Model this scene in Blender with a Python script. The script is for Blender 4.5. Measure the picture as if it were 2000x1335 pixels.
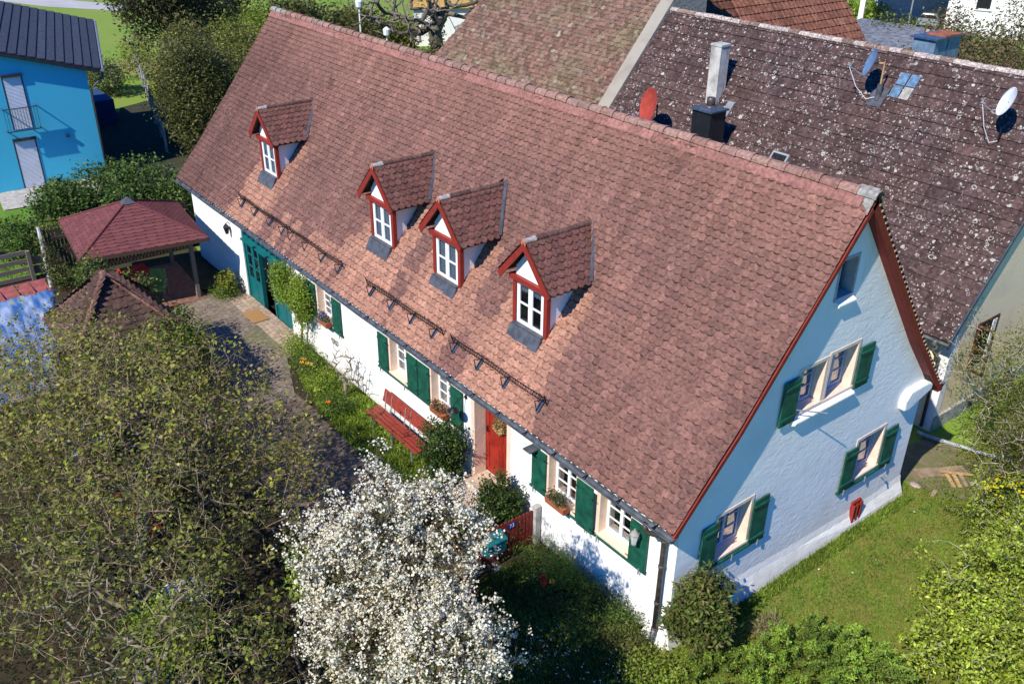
import bpy, math, random
import numpy as np
from mathutils import Vector, Matrix, noise as mnoise
R = math.radians
random.seed(7); rng = np.random.default_rng(11)
scene = bpy.context.scene
COL = scene.collection
for o in list(bpy.data.objects): bpy.data.objects.remove(o)

# ---------------------------------------------------------------- camera
cam_d = bpy.data.cameras.new("camera"); cam = bpy.data.objects.new("camera", cam_d); COL.objects.link(cam)
yaw, pit, rol = 0.9048, 0.4989, 0.0126
fw = Vector((-math.sin(yaw)*math.cos(pit), math.cos(yaw)*math.cos(pit), -math.sin(pit)))
rt = Vector((math.cos(yaw), math.sin(yaw), 0)); up = rt.cross(fw)
rt2 = rt*math.cos(rol)+up*math.sin(rol); up2 = up*math.cos(rol)-rt*math.sin(rol)
cam.matrix_world = Matrix(((rt2.x, up2.x, -fw.x, 8.267), (rt2.y, up2.y, -fw.y, -10.3683), (rt2.z, up2.z, -fw.z, 13.6921), (0, 0, 0, 1)))
cam_d.sensor_width = 36; cam_d.lens = 1801.53/2000*36; cam_d.clip_end = 2000; cam_d.clip_start = 0.1
scene.camera = cam

# ---------------------------------------------------------------- sky and sun
SUN = Vector((0.155, -0.69, 0.70)).normalized()
world = bpy.data.worlds.new("World"); scene.world = world; world.use_nodes = True
wn = world.node_tree.nodes; wl = world.node_tree.links
sky = wn.new('ShaderNodeTexSky'); sky.sky_type = 'NISHITA'; sky.sun_disc = False
sky.sun_elevation = math.asin(SUN.z); sky.sun_rotation = math.atan2(SUN.x, SUN.y)
sky.air_density = 1.3; sky.dust_density = 0.3; sky.ozone_density = 4.0
hsv = wn.new('ShaderNodeHueSaturation'); hsv.inputs['Saturation'].default_value = 1.25
tint = wn.new('ShaderNodeMix'); tint.data_type = 'RGBA'; tint.blend_type = 'MULTIPLY'; tint.inputs['Factor'].default_value = 1
tint.inputs['B'].default_value = (0.07, 1.22, 2.75, 1)
wl.new(sky.outputs[0], hsv.inputs['Color']); wl.new(hsv.outputs[0], tint.inputs['A']); wl.new(tint.outputs['Result'], wn['Background'].inputs['Color'])
wn['Background'].inputs['Strength'].default_value = 0.050
sl = bpy.data.lights.new("sun", 'SUN'); sl.energy = 5.0; sl.angle = R(0.5); sl.color = (1.0, 0.93, 0.80)
so = bpy.data.objects.new("sun", sl); COL.objects.link(so); so.rotation_euler = SUN.to_track_quat('Z', 'Y').to_euler()
so.location = (0, -30, 40)
scene.view_settings.view_transform = 'Standard'; scene.view_settings.look = 'None'
scene.view_settings.exposure = 0.32; scene.view_settings.gamma = 1.0
scene.render.engine = 'CYCLES'
scene.cycles.max_bounces = 6; scene.cycles.transparent_max_bounces = 8

# ---------------------------------------------------------------- materials
MATS = {}
def mat(name, col, rough=0.85, var=0.15, scale=6.0, bump=0.0, bscale=None, attr=False, metal=0.0, spec=0.3, trans=0.0, col2=None, detail=5.0, stretch=None, ramp=(0.35, 0.65)):
    if name in MATS: return MATS[name]
    m = bpy.data.materials.new(name); m.use_nodes = True; nt = m.node_tree; n = nt.nodes; l = nt.links
    b = n['Principled BSDF']; b.inputs['Roughness'].default_value = rough; b.inputs['Metallic'].default_value = metal
    b.inputs['Specular IOR Level'].default_value = spec
    tc = n.new('ShaderNodeTexCoord'); mp = n.new('ShaderNodeMapping'); l.new(tc.outputs['Object'], mp.inputs['Vector'])
    if stretch: mp.inputs['Scale'].default_value = stretch
    nz = n.new('ShaderNodeTexNoise'); nz.inputs['Scale'].default_value = scale; nz.inputs['Detail'].default_value = detail
    l.new(mp.outputs[0], nz.inputs['Vector'])
    rp = n.new('ShaderNodeMapRange'); rp.inputs['From Min'].default_value = ramp[0]; rp.inputs['From Max'].default_value = ramp[1]
    l.new(nz.outputs['Fac'], rp.inputs['Value'])
    if col2 is None:
        rp.inputs['To Min'].default_value = 1-var; rp.inputs['To Max'].default_value = 1+var
        vm = n.new('ShaderNodeVectorMath'); vm.operation = 'SCALE'
        vm.inputs[0].default_value = col[:3]; l.new(rp.outputs[0], vm.inputs['Scale']); out = vm.outputs[0]
    else:
        mx = n.new('ShaderNodeMix'); mx.data_type = 'RGBA'; l.new(rp.outputs[0], mx.inputs['Factor'])
        mx.inputs['A'].default_value = (*col, 1); mx.inputs['B'].default_value = (*col2, 1); out = mx.outputs['Result']
    if attr:
        at = n.new('ShaderNodeAttribute'); at.attribute_name = 'Col'
        mu = n.new('ShaderNodeVectorMath'); mu.operation = 'MULTIPLY'; l.new(out, mu.inputs[0]); l.new(at.outputs['Color'], mu.inputs[1]); out = mu.outputs[0]
    l.new(out, b.inputs['Base Color'])
    if bump:
        nb = n.new('ShaderNodeTexNoise'); nb.inputs['Scale'].default_value = bscale or scale*3; nb.inputs['Detail'].default_value = 4
        l.new(mp.outputs[0], nb.inputs['Vector'])
        bp = n.new('ShaderNodeBump'); bp.inputs['Strength'].default_value = 1.0; bp.inputs['Distance'].default_value = bump
        l.new(nb.outputs['Fac'], bp.inputs['Height']); l.new(bp.outputs[0], b.inputs['Normal'])
    if trans:
        tr = n.new('ShaderNodeBsdfTranslucent'); l.new(out, tr.inputs['Color']); ms = n.new('ShaderNodeMixShader')
        ms.inputs['Fac'].default_value = trans; l.new(b.outputs[0], ms.inputs[1]); l.new(tr.outputs[0], ms.inputs[2])
        l.new(ms.outputs[0], n['Material Output'].inputs['Surface'])
    MATS[name] = m; return m

def glass_mat(name='window_glass', tint=(0.75, 0.8, 0.85), fac=0.25):
    if name in MATS: return MATS[name]
    m = bpy.data.materials.new(name); m.use_nodes = True; nt = m.node_tree; n = nt.nodes; l = nt.links
    for x in list(n):
        if x.type == 'BSDF_PRINCIPLED': n.remove(x)
    t = n.new('ShaderNodeBsdfTransparent'); t.inputs['Color'].default_value = (*tint, 1)
    g = n.new('ShaderNodeBsdfGlossy'); g.inputs['Roughness'].default_value = 0.04; g.inputs['Color'].default_value = (0.9, 0.95, 1, 1)
    mx = n.new('ShaderNodeMixShader'); mx.inputs['Fac'].default_value = fac
    l.new(t.outputs[0], mx.inputs[1]); l.new(g.outputs[0], mx.inputs[2]); l.new(mx.outputs[0], n['Material Output'].inputs['Surface'])
    MATS[name] = m; return m

def plaster(name, col, dirt, bump=0.02, strokes=True, dirtamt=0.35):
    """lime plaster: trowel strokes and blotches"""
    if name in MATS: return MATS[name]
    m = mat(name, col, rough=0.9, spec=0.15, scale=1.3, col2=dirt, ramp=(0.45, 0.95))
    n = m.node_tree.nodes; l = m.node_tree.links; b = n['Principled BSDF']
    tc = [x for x in n if x.type == 'TEX_COORD'][0]
    mp = n.new('ShaderNodeMapping'); mp.inputs['Rotation'].default_value = (0.9, 0.4, 0.2); mp.inputs['Scale'].default_value = (1.0, 1.0, 1.9)
    l.new(tc.outputs['Object'], mp.inputs['Vector'])
    n1 = n.new('ShaderNodeTexNoise'); n1.inputs['Scale'].default_value = 3.0; n1.inputs['Detail'].default_value = 6; n1.inputs['Roughness'].default_value = 0.62; n1.inputs['Distortion'].default_value = 1.6
    l.new(mp.outputs[0], n1.inputs['Vector'])
    n2 = n.new('ShaderNodeTexVoronoi'); n2.feature = 'SMOOTH_F1'; n2.inputs['Scale'].default_value = 3.2; l.new(mp.outputs[0], n2.inputs['Vector'])
    mm = n.new('ShaderNodeMath'); mm.operation = 'MULTIPLY_ADD'; l.new(n2.outputs['Distance'], mm.inputs[0]); mm.inputs[1].default_value = 0.15; l.new(n1.outputs['Fac'], mm.inputs[2])
    bp = n.new('ShaderNodeBump'); bp.inputs['Distance'].default_value = bump; bp.inputs['Strength'].default_value = 1
    l.new(mm.outputs[0], bp.inputs['Height']); l.new(bp.outputs[0], b.inputs['Normal'])
    # splash dirt low on the wall and thin run-off streaks
    sp = n.new('ShaderNodeSeparateXYZ'); l.new(tc.outputs['Object'], sp.inputs[0])
    n3_ = n.new('ShaderNodeTexNoise'); n3_.inputs['Scale'].default_value = 5; n3_.inputs['Detail'].default_value = 8; l.new(tc.outputs['Object'], n3_.inputs['Vector'])
    ma = n.new('ShaderNodeMath'); ma.operation = 'MULTIPLY_ADD'; l.new(n3_.outputs['Fac'], ma.inputs[0]); ma.inputs[1].default_value = -0.75; l.new(sp.outputs['Z'], ma.inputs[2])
    mr = n.new('ShaderNodeMapRange'); mr.inputs['From Min'].default_value = -0.45; mr.inputs['From Max'].default_value = 0.05; mr.inputs['To Min'].default_value = 0.55; mr.inputs['To Max'].default_value = 0.0; l.new(ma.outputs[0], mr.inputs['Value'])
    st = n.new('ShaderNodeMapping'); st.inputs['Scale'].default_value = (9, 9, 0.5); l.new(tc.outputs['Object'], st.inputs['Vector'])
    n4 = n.new('ShaderNodeTexNoise'); n4.inputs['Scale'].default_value = 1.0; n4.inputs['Detail'].default_value = 3; l.new(st.outputs[0], n4.inputs['Vector'])
    mr2 = n.new('ShaderNodeMapRange'); mr2.inputs['From Min'].default_value = 0.66; mr2.inputs['From Max'].default_value = 0.80; mr2.inputs['To Max'].default_value = 0.30; l.new(n4.outputs['Fac'], mr2.inputs['Value'])
    mx_ = n.new('ShaderNodeMath'); mx_.operation = 'MAXIMUM'; l.new(mr.outputs[0], mx_.inputs[0]); l.new(mr2.outputs[0], mx_.inputs[1])
    src = b.inputs['Base Color'].links[0].from_socket; cm = n.new('ShaderNodeMix'); cm.data_type = 'RGBA'; l.new(mx_.outputs[0], cm.inputs['Factor']); l.new(src, cm.inputs['A']); cm.inputs['B'].default_value = (0.40, 0.38, 0.32, 1)
    l.new(cm.outputs['Result'], b.inputs['Base Color'])
    return m

M_white = plaster('white_lime_plaster', (0.86, 0.86, 0.84), (0.72, 0.71, 0.68), 0.014)
M_peach = mat('peach_surround_paint', (0.78, 0.60, 0.47), 0.85, var=0.07, scale=5, bump=0.006, bscale=14)
M_tile = mat('clay_tile', (1, 1, 1), 0.85, var=0.28, scale=14, bump=0.004, bscale=60, attr=True, detail=8, spec=0.2)
M_tiledge = mat('clay_tile_dirt_shadow_edge', (0.035, 0.018, 0.015), 0.95, var=0.3, spec=0.05)  # dark tile skirt: edge dirt plus shadow between courses, both in the colour
M_green = mat('green_shutter_paint', (0.010, 0.085, 0.055), 0.55, var=0.30, scale=5, detail=9, bump=0.002, bscale=30)
M_teal = mat('teal_door_paint', (0.005, 0.125, 0.135), 0.5, var=0.1, scale=7)
M_red = mat('oxblood_red_paint', (0.24, 0.026, 0.018), 0.55, var=0.12, scale=8)
M_dred = mat('dark_red_bargeboard_paint', (0.20, 0.022, 0.016), 0.6, var=0.15, scale=6)
M_benchred = mat('bench_red_paint', (0.26, 0.042, 0.028), 0.5, var=0.12, scale=10)
M_door = mat('front_door_red_paint', (0.28, 0.022, 0.012), 0.55, var=0.25, scale=3, detail=8)
M_wframe = mat('white_window_paint', (0.8, 0.8, 0.78), 0.45, var=0.03)
M_bframe = mat('blue_grey_window_paint', (0.30, 0.38, 0.52), 0.5, var=0.05)
M_glass = glass_mat()
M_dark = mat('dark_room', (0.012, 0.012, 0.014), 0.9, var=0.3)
M_curt = mat('white_curtain', (0.55, 0.58, 0.60), 0.9, var=0.2, scale=40, stretch=(8, 8, 0.4))
M_zinc = mat('weathered_zinc', (0.10, 0.115, 0.13), 0.5, var=0.35, scale=5, metal=0.3, spec=0.5)
M_brownzinc = mat('brown_patina_gutter', (0.085, 0.07, 0.06), 0.5, var=0.35, scale=8, metal=0.3)
M_lead = mat('lead_apron', (0.085, 0.09, 0.105), 0.5, var=0.25, scale=7, metal=0.2)
M_bluezinc = mat('blue_sheet_metal', (0.07, 0.10, 0.15), 0.4, var=0.25, scale=7, metal=0.3)
M_iron = mat('dark_wrought_iron', (0.015, 0.015, 0.02), 0.5, var=0.2, metal=0.3)
M_lightmetal = mat('galvanised_steel', (0.35, 0.37, 0.38), 0.45, var=0.15, metal=0.4)
M_terr = mat('terracotta', (0.36, 0.11, 0.05), 0.85, var=0.15, scale=12)
M_wood = mat('weathered_grey_wood', (0.20, 0.165, 0.13), 0.9, var=0.35, scale=5, stretch=(1, 8, 8), bump=0.004)
M_newwood = mat('ochre_wood', (0.42, 0.27, 0.13), 0.85, var=0.25, scale=6, bump=0.003)
M_stone = mat('grey_stone', (0.27, 0.24, 0.21), 0.95, var=0.3, scale=6, bump=0.02)
M_concrete = mat('concrete', (0.38, 0.36, 0.33), 0.95, var=0.25, scale=6, bump=0.006)
M_soil = mat('garden_soil', (0.045, 0.032, 0.022), 1.0, var=0.4, scale=9, bump=0.03)
M_leaf = mat('leaf', (1, 1, 1), 0.55, var=0.3, scale=1.2, attr=True, trans=0.35, spec=0.25)
M_petal = mat('petal', (1, 1, 1), 0.7, var=0.06, scale=3, attr=True, trans=0.25, spec=0.1)
M_bark = mat('bark', (1, 1, 1), 0.95, var=0.35, scale=9, attr=True, bump=0.006)

# ---------------------------------------------------------------- mesh helpers
WP = {}
def wpos(o): return WP.get(o.name, Vector((0, 0, 0)))
def thing(name, label, cat, loc=(0, 0, 0), group=None):
    o = bpy.data.objects.new(name, None); COL.objects.link(o); o.location = loc; WP[o.name] = Vector(loc)
    o.empty_display_size = 0.3
    o['label'] = label; o['category'] = cat
    if group: o['group'] = group
    return o
def tag(o, label=None, cat=None, group=None, kind=None):
    if label: o['label'] = label
    if cat: o['category'] = cat
    if group: o['group'] = group
    if kind: o['kind'] = kind
    return o

class MB:
    def __init__(s): s.v = []; s.f = []; s.fm = []; s.fc = []; s.m = 0; s.c = (1, 1, 1); s.nv = 0; s.chunks = []
    def add(s, vs, fs, c=None):
        k = len(s.v); s.v.extend([tuple(p) for p in vs])
        for q in fs: s.f.append(tuple(i+k for i in q)); s.fm.append(s.m); s.fc.append(c or s.c)
        return s
    def box(s, x0, y0, z0, x1, y1, z1, c=None):
        if x0 > x1: x0, x1 = x1, x0
        if y0 > y1: y0, y1 = y1, y0
        if z0 > z1: z0, z1 = z1, z0
        return s.add([(x0, y0, z0), (x1, y0, z0), (x1, y1, z0), (x0, y1, z0), (x0, y0, z1), (x1, y0, z1), (x1, y1, z1), (x0, y1, z1)],
                     [(0, 3, 2, 1), (4, 5, 6, 7), (0, 1, 5, 4), (1, 2, 6, 5), (2, 3, 7, 6), (3, 0, 4, 7)], c)
    def obox(s, M, sx, sy, sz, c=None):
        """box of half sizes in the frame M"""
        P = [M @ Vector((a*sx, b*sy, d*sz)) for a, b, d in ((-1, -1, -1), (1, -1, -1), (1, 1, -1), (-1, 1, -1), (-1, -1, 1), (1, -1, 1), (1, 1, 1), (-1, 1, 1))]
        return s.add(P, [(0, 3, 2, 1), (4, 5, 6, 7), (0, 1, 5, 4), (1, 2, 6, 5), (2, 3, 7, 6), (3, 0, 4, 7)], c)
    def beam(s, a, b, w, h, upv=(0, 0, 1), c=None):
        a = Vector(a); b = Vector(b); d = (b-a); L = d.length; d.normalize(); u = Vector(upv)
        sd = d.cross(u)
        if sd.length < 1e-4: sd = d.cross(Vector((1, 0, 0)))
        sd.normalize(); u = sd.cross(d)
        M = Matrix(((d.x, sd.x, u.x, 0), (d.y, sd.y, u.y, 0), (d.z, sd.z, u.z, 0), (0, 0, 0, 1))); M.translation = (a+b)/2
        return s.obox(M, L/2, w/2, h/2, c)
    def prism(s, pts, d, c=None):
        """closed polygon pts (3D) extruded by vector d"""
        n = len(pts); d = Vector(d); P = [Vector(p) for p in pts]; Q = [p+d for p in P]
        fs = [tuple(range(n-1, -1, -1)), tuple(range(n, 2*n))]+[(i, (i+1) % n, n+(i+1) % n, n+i) for i in range(n)]
        return s.add(P+Q, fs, c)
    def tube(s, pts, r, k=8, c=None, cap=True):
        P = [Vector(p) for p in pts]; n = len(P); rr = r if isinstance(r, (list, tuple)) else [r]*n
        vs = []; ref = Vector((0, 0, 1))
        for i in range(n):
            d = (P[min(i+1, n-1)]-P[max(i-1, 0)]).normalized()
            u = d.cross(ref)
            if u.length < 0.05: u = d.cross(Vector((0, 1, 0.1)))
            u.normalize(); w = d.cross(u)
            for j in range(k):
                a = 2*math.pi*j/k; vs.append(P[i]+(u*math.cos(a)+w*math.sin(a))*rr[i])
        fs = [(i*k+j, i*k+(j+1) % k, (i+1)*k+(j+1) % k, (i+1)*k+j) for i in range(n-1) for j in range(k)]
        if cap: fs += [tuple(range(k-1, -1, -1)), tuple((n-1)*k+j for j in range(k))]
        return s.add(vs, fs, c)
    def lathe(s, prof, cx, cy, k=16, c=None, M=None):
        vs = []
        for r, z in prof:
            for j in range(k):
                a = 2*math.pi*j/k; p = Vector((cx+r*math.cos(a), cy+r*math.sin(a), z)) if M is None else M @ Vector((r*math.cos(a), r*math.sin(a), z))
                vs.append(p)
        n = len(prof)
        fs = [(i*k+j, i*k+(j+1) % k, (i+1)*k+(j+1) % k, (i+1)*k+j) for i in range(n-1) for j in range(k)]
        fs += [tuple(range(k-1, -1, -1)), tuple((n-1)*k+j for j in range(k))]
        return s.add(vs, fs, c)
    def build(s, name, mats, parent=None, smooth=False, loc=None, bevel=0.0):
        base = wpos(parent) if parent else Vector(loc or (0, 0, 0))
        me = bpy.data.meshes.new(name)
        b = np.array(base)
        V = (np.array(s.v, dtype=float)-b)
        me.from_pydata(V.tolist(), [], s.f)
        if not isinstance(mats, (list, tuple)): mats = [mats]
        for m in mats: me.materials.append(m)
        me.polygons.foreach_set('material_index', np.array(s.fm, dtype=np.int32))
        if smooth: me.polygons.foreach_set('use_smooth', np.ones(len(s.f), dtype=bool))
        ca = me.color_attributes.new('Col', 'FLOAT_COLOR', 'CORNER')
        cnt = np.array([len(q) for q in s.f]); C = np.ones((len(s.f), 4)); C[:, :3] = np.array(s.fc)[:, :3]
        ca.data.foreach_set('color', np.repeat(C, cnt, axis=0).astype(np.float32).ravel())
        me.validate(); me.update()
        o = bpy.data.objects.new(name, me); COL.objects.link(o)
        if parent: o.parent = parent; o.location = (0, 0, 0)
        else: o.location = base
        WP[o.name] = Vector(base)
        if bevel:
            bv = o.modifiers.new('bevel', 'BEVEL'); bv.width = bevel; bv.segments = 2; bv.limit_method = 'ANGLE'
        return o

def fast_mesh(name, V, Q, C, material, parent=None, loc=None, smooth=False):
    """V (n,3) verts, Q (m,k) same-size faces, C (m,3) face colours"""
    base = np.array(wpos(parent) if parent else Vector(loc or (0, 0, 0)))
    me = bpy.data.meshes.new(name); V = V-base; k = Q.shape[1]
    me.vertices.add(len(V)); me.vertices.foreach_set('co', V.astype(np.float32).ravel())
    me.loops.add(Q.size); me.loops.foreach_set('vertex_index', Q.astype(np.int32).ravel())
    me.polygons.add(len(Q)); me.polygons.foreach_set('loop_start', np.arange(0, Q.size, k, dtype=np.int32))
    me.polygons.foreach_set('loop_total', np.full(len(Q), k, dtype=np.int32))
    if smooth: me.polygons.foreach_set('use_smooth', np.ones(len(Q), dtype=bool))
    me.update(calc_edges=True)
    ca = me.color_attributes.new('Col', 'FLOAT_COLOR', 'CORNER')
    c4 = np.ones((len(Q), 4)); c4[:, :3] = C
    ca.data.foreach_set('color', np.repeat(c4, k, axis=0).astype(np.float32).ravel())
    me.materials.append(material)
    o = bpy.data.objects.new(name, me); COL.objects.link(o)
    if parent: o.parent = parent
    else: o.location = base
    WP[o.name] = Vector(base)
    return o

def copy_tree(o, loc=None, parent=None, off=None):
    c = o.copy(); COL.objects.link(c)
    if parent: c.parent = parent
    if loc is not None: c.location = loc
    WP[c.name] = Vector(c.location) + (wpos(parent) if parent else Vector((0, 0, 0)))
    for ch in list(o.children):
        copy_tree(ch, None, c)
    return c

# ---------------------------------------------------------------- tiles
def tile_rows(mb, path, ulen, uorg, udir, w, expo, L, colfn, thick=0.018, keep=None, arc=0.046, lift=0.027, jit=0.005, wave=None, edge_mat=1, kmod=0.5):
    """beaver tail tiles on a slope; path(v)->(3D point on eave-end line, normal) with v measured up the slope"""
    vmax = path(None); nr = int(vmax/expo)+1; nc = int(ulen/w)+2
    udir = Vector(udir)
    for i in range(nr):
        v0 = i*expo
        if v0+0.04 > vmax: break
        v1 = min(v0+L, vmax)
        p0, n0 = path(v0); p1, n1 = path(v1)
        ln = (p1-p0).length
        dv = (p1-p0).normalized(); nn = udir.cross(dv)
        if nn.dot(n0) < 0: nn = -nn
        off = 0.5*w if i % 2 else 0.0
        for j in range(-1, nc):
            u0 = j*w+off; u1 = u0+w-0.001
            if u1 <= 0.03 or u0 >= ulen-0.03: continue
            cu0 = max(u0, 0); cu1 = min(u1, ulen)
            uc = (cu0+cu1)/2
            if keep and not keep(uc, v0): continue
            col = colfn(uc, v0)
            dz = random.uniform(-jit, jit); sk = random.uniform(-0.008, 0.008) if random.random() > 0.03 else random.uniform(-0.04, 0.04)
            wv = wave(uc, v0) if wave else 0.0
            base = p0+udir*uorg
            def P(u, t, h):
                return base+udir*u+dv*t+nn*(h+wv)
            hb = lift+thick+dz; ht = 0.006+thick
            pts = []
            wid = cu1-cu0
            for a in (0.0, 0.12, 0.3, 0.5, 0.7, 0.88, 1.0):
                t = -arc*(math.sin(math.pi*a)**0.8 if a not in (0, 1) else 0)+sk*(a-0.5)
                pts.append((cu0+wid*a, t+arc*kmod))
            top = [P(u, t, hb) for u, t in pts]+[P(cu1, ln, ht), P(cu0, ln, ht)]
            bot = [P(u, t, hb-thick-0.012) for u, t in pts]
            k = len(mb.v)
            n = len(pts)
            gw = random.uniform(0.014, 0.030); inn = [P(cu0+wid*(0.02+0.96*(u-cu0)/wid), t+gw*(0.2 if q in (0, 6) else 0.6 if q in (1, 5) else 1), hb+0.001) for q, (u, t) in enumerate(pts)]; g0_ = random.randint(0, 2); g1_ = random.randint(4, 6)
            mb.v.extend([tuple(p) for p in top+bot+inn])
            gf_ = random.uniform(0.22, 0.5); gc = tuple(x*gf_ for x in col); i0 = k+n+2+n  # dark strip on the lower edge: grime and groove shadow painted together
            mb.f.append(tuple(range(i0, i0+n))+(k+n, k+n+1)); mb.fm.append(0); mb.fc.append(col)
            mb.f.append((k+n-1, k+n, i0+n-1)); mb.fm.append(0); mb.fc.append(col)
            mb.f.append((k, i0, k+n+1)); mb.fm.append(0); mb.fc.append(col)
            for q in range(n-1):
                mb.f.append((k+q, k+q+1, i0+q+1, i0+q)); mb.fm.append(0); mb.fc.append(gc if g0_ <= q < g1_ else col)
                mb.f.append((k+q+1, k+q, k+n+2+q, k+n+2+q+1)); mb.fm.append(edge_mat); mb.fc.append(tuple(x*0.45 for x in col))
    return mb

def path_from(profile):
    """profile: list of 3D points from eave up"""
    P = [Vector(p) for p in profile]; S = [0]
    for a, b in zip(P, P[1:]): S.append(S[-1]+(b-a).length)
    def f(v):
        if v is None: return S[-1]
        v = max(0, min(v, S[-1]))
        for k in range(len(P)-1):
            if v <= S[k+1]+1e-9:
                t = (v-S[k])/(S[k+1]-S[k]); d = (P[k+1]-P[k]).normalized()
                p = P[k].lerp(P[k+1], t)
                nn = Vector((1, 0, 0)).cross(d)
                if nn.z < 0: nn = -nn
                if abs(nn.z) < 1e-6: nn = Vector((0, 0, 1))
                return p, nn
    return f

def ridge_tiles(mb, a, b, r, n, colfn, lipmat=0):
    """half-round ridge tiles, each overlapping the next"""
    a = Vector(a); b = Vector(b); d = (b-a); L = d.length; d.normalize(); sd = d.cross(Vector((0, 0, 1))).normalized(); u = sd.cross(d)
    for i in range(n):
        t0 = L*i/n-0.02; t1 = L*(i+1)/n+0.02; c = colfn(i)
        jr = random.uniform(-0.008, 0.008)
        k = len(mb.v); seg = 7
        for t, rr in ((t0, r*0.92), (t1-0.05, r), (t1-0.049, r*1.1), (t1, r*1.1), (t1, r*0.9)):
            for j in range(seg):
                an = math.pi*(j/(seg-1)); p = a+d*t+sd*math.cos(an)*rr+u*(math.sin(an)*rr*0.95+jr-0.03)
                mb.v.append(tuple(p))
        for q in range(4):
            for j in range(seg-1):
                mb.f.append((k+q*seg+j, k+q*seg+j+1, k+(q+1)*seg+j+1, k+(q+1)*seg+j)); mb.fm.append(lipmat)
                mb.fc.append(c if q != 3 else tuple(x*0.4 for x in c))

def n3(x, y, z=0): return mnoise.noise(Vector((x, y, z)))
# ================================================================ MAIN HOUSE
L0 = -23.62
house = thing('farmhouse', 'long white farmhouse with a steep red tiled roof, four dormers and green shutters', 'house', (-11.8, 3.95, 0))
HB = [(8.22, 3.08), (6.9, 4.62), (3.95, 8.33), (1.0, 4.62), (-0.36, 3.08)]      # roof surface (y, z), back eave to front eave
def main_z(y):
    for (ya, za), (yb, zb) in zip(HB, HB[1:]):
        if yb <= y <= ya: return za+(zb-za)*(y-ya)/(yb-ya)
    return 0
# body with cut window niches
body = MB()
prof = [(0, -0.3), (7.88, -0.3), (7.88, 3.28), (6.85, 4.48), (3.95, 8.14), (1.04, 4.48), (0, 3.28)]
body.prism([(L0, y, z) for y, z in prof], (-L0, 0, 0))
wall = body.build('wall', [M_white], house)
cut = MB()
def cutter(x0, y0, z0, x1, y1, z1): cut.box(x0, y0, z0, x1, y1, z1)
NICH = [(-14.02, -13.12), (-10.02, -9.16), (-8.09, -7.22), (-3.62, -2.74), (-2.04, -1.17)]
ZB, ZT = 1.44, 2.47
for a, b in NICH: cutter(a, -0.5, ZB, b, 0.42, ZT)
cutter(-6.30, -0.5, 0.33, -5.05, 0.45, 2.52)
cutter(-19.35, -0.5, 0.0, -16.0, 2.2, 2.55)
GN = [(3.57, 4.08, 6.42, 7.17), (2.92, 3.72, 4.18, 5.12), (3.87, 4.74, 4.16, 5.16), (5.6, 6.58, 1.42, 2.46), (1.08, 2.05, 1.56, 2.62)]
for a, b, c, d in GN: cutter(-0.40, a, c, 0.5, b, d)
cutter(-0.2, 5.9, 0.12, 0.5, 6.2, 0.66)
co = cut.build('cutter', [M_white], house)
bm = wall.modifiers.new('openings', 'BOOLEAN'); bm.operation = 'DIFFERENCE'; bm.solver = 'EXACT'; bm.object = co
bpy.context.view_layer.update()
dg = bpy.context.evaluated_depsgraph_get(); me2 = bpy.data.meshes.new_from_object(wall.evaluated_get(dg))
wall.modifiers.clear(); wall.data = me2
bpy.data.objects.remove(co)
me2.materials.clear(); me2.materials.append(M_white)

# plinth: flared foot of the gable
pm = MB()
secs = [( -0.05, 0.66), (2.2, 0.62), (4.0, 0.5), (5.8, 0.42), (7.92, 0.5)]
ring = []
for k, (y, h) in enumerate(secs):
    w = 0.12+0.02*math.sin(k*2.1)
    ring.append([(0.001, y, h+0.05), (0.03, y, h-0.12), (w, y, 0.12), (w+0.04, y, -0.1), (0.001, y, -0.1)])
for q, r_ in enumerate(ring[:-1]):
    k = len(pm.v); pm.add(r_+ring[q+1], [(i, i+1, 5+i+1, 5+i) for i in range(3)])
pm.add(ring[0], [(0, 1, 2, 3, 4)]); pm.add(ring[-1], [(4, 3, 2, 1, 0)])
tag(pm.build('plinth', [M_white], house, smooth=False), 'flared white foot along the gable wall')
# a buttress like foot at the near corner
bf = MB(); bf.add([(-0.45, -0.001, 0.5), (0.02, -0.001, 0.55), (0.06, -0.16, -0.1), (-0.55, -0.2, -0.1), (-0.45, 0.1, 0.5), (0.02, 0.1, 0.55), (0.06, 0.1, -0.1), (-0.55, 0.1, -0.1)],
               [(0, 3, 2, 1), (0, 1, 5, 4), (1, 2, 6, 5), (0, 4, 7, 3)])
bf.build('corner_foot', [M_white], house)
# corbel at the back corner of the gable
cb = MB()
cb.prism([(-0.25, y, z) for y, z in ((6.93, 3.02), (7.1, 3.22), (7.75, 3.22), (8.0, 3.16), (7.98, 2.98), (7.5, 2.84), (7.12, 2.72), (6.97, 2.76))], (0.42, 0, 0))
cb.build('corbel', [M_white], house, bevel=0.04)

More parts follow.
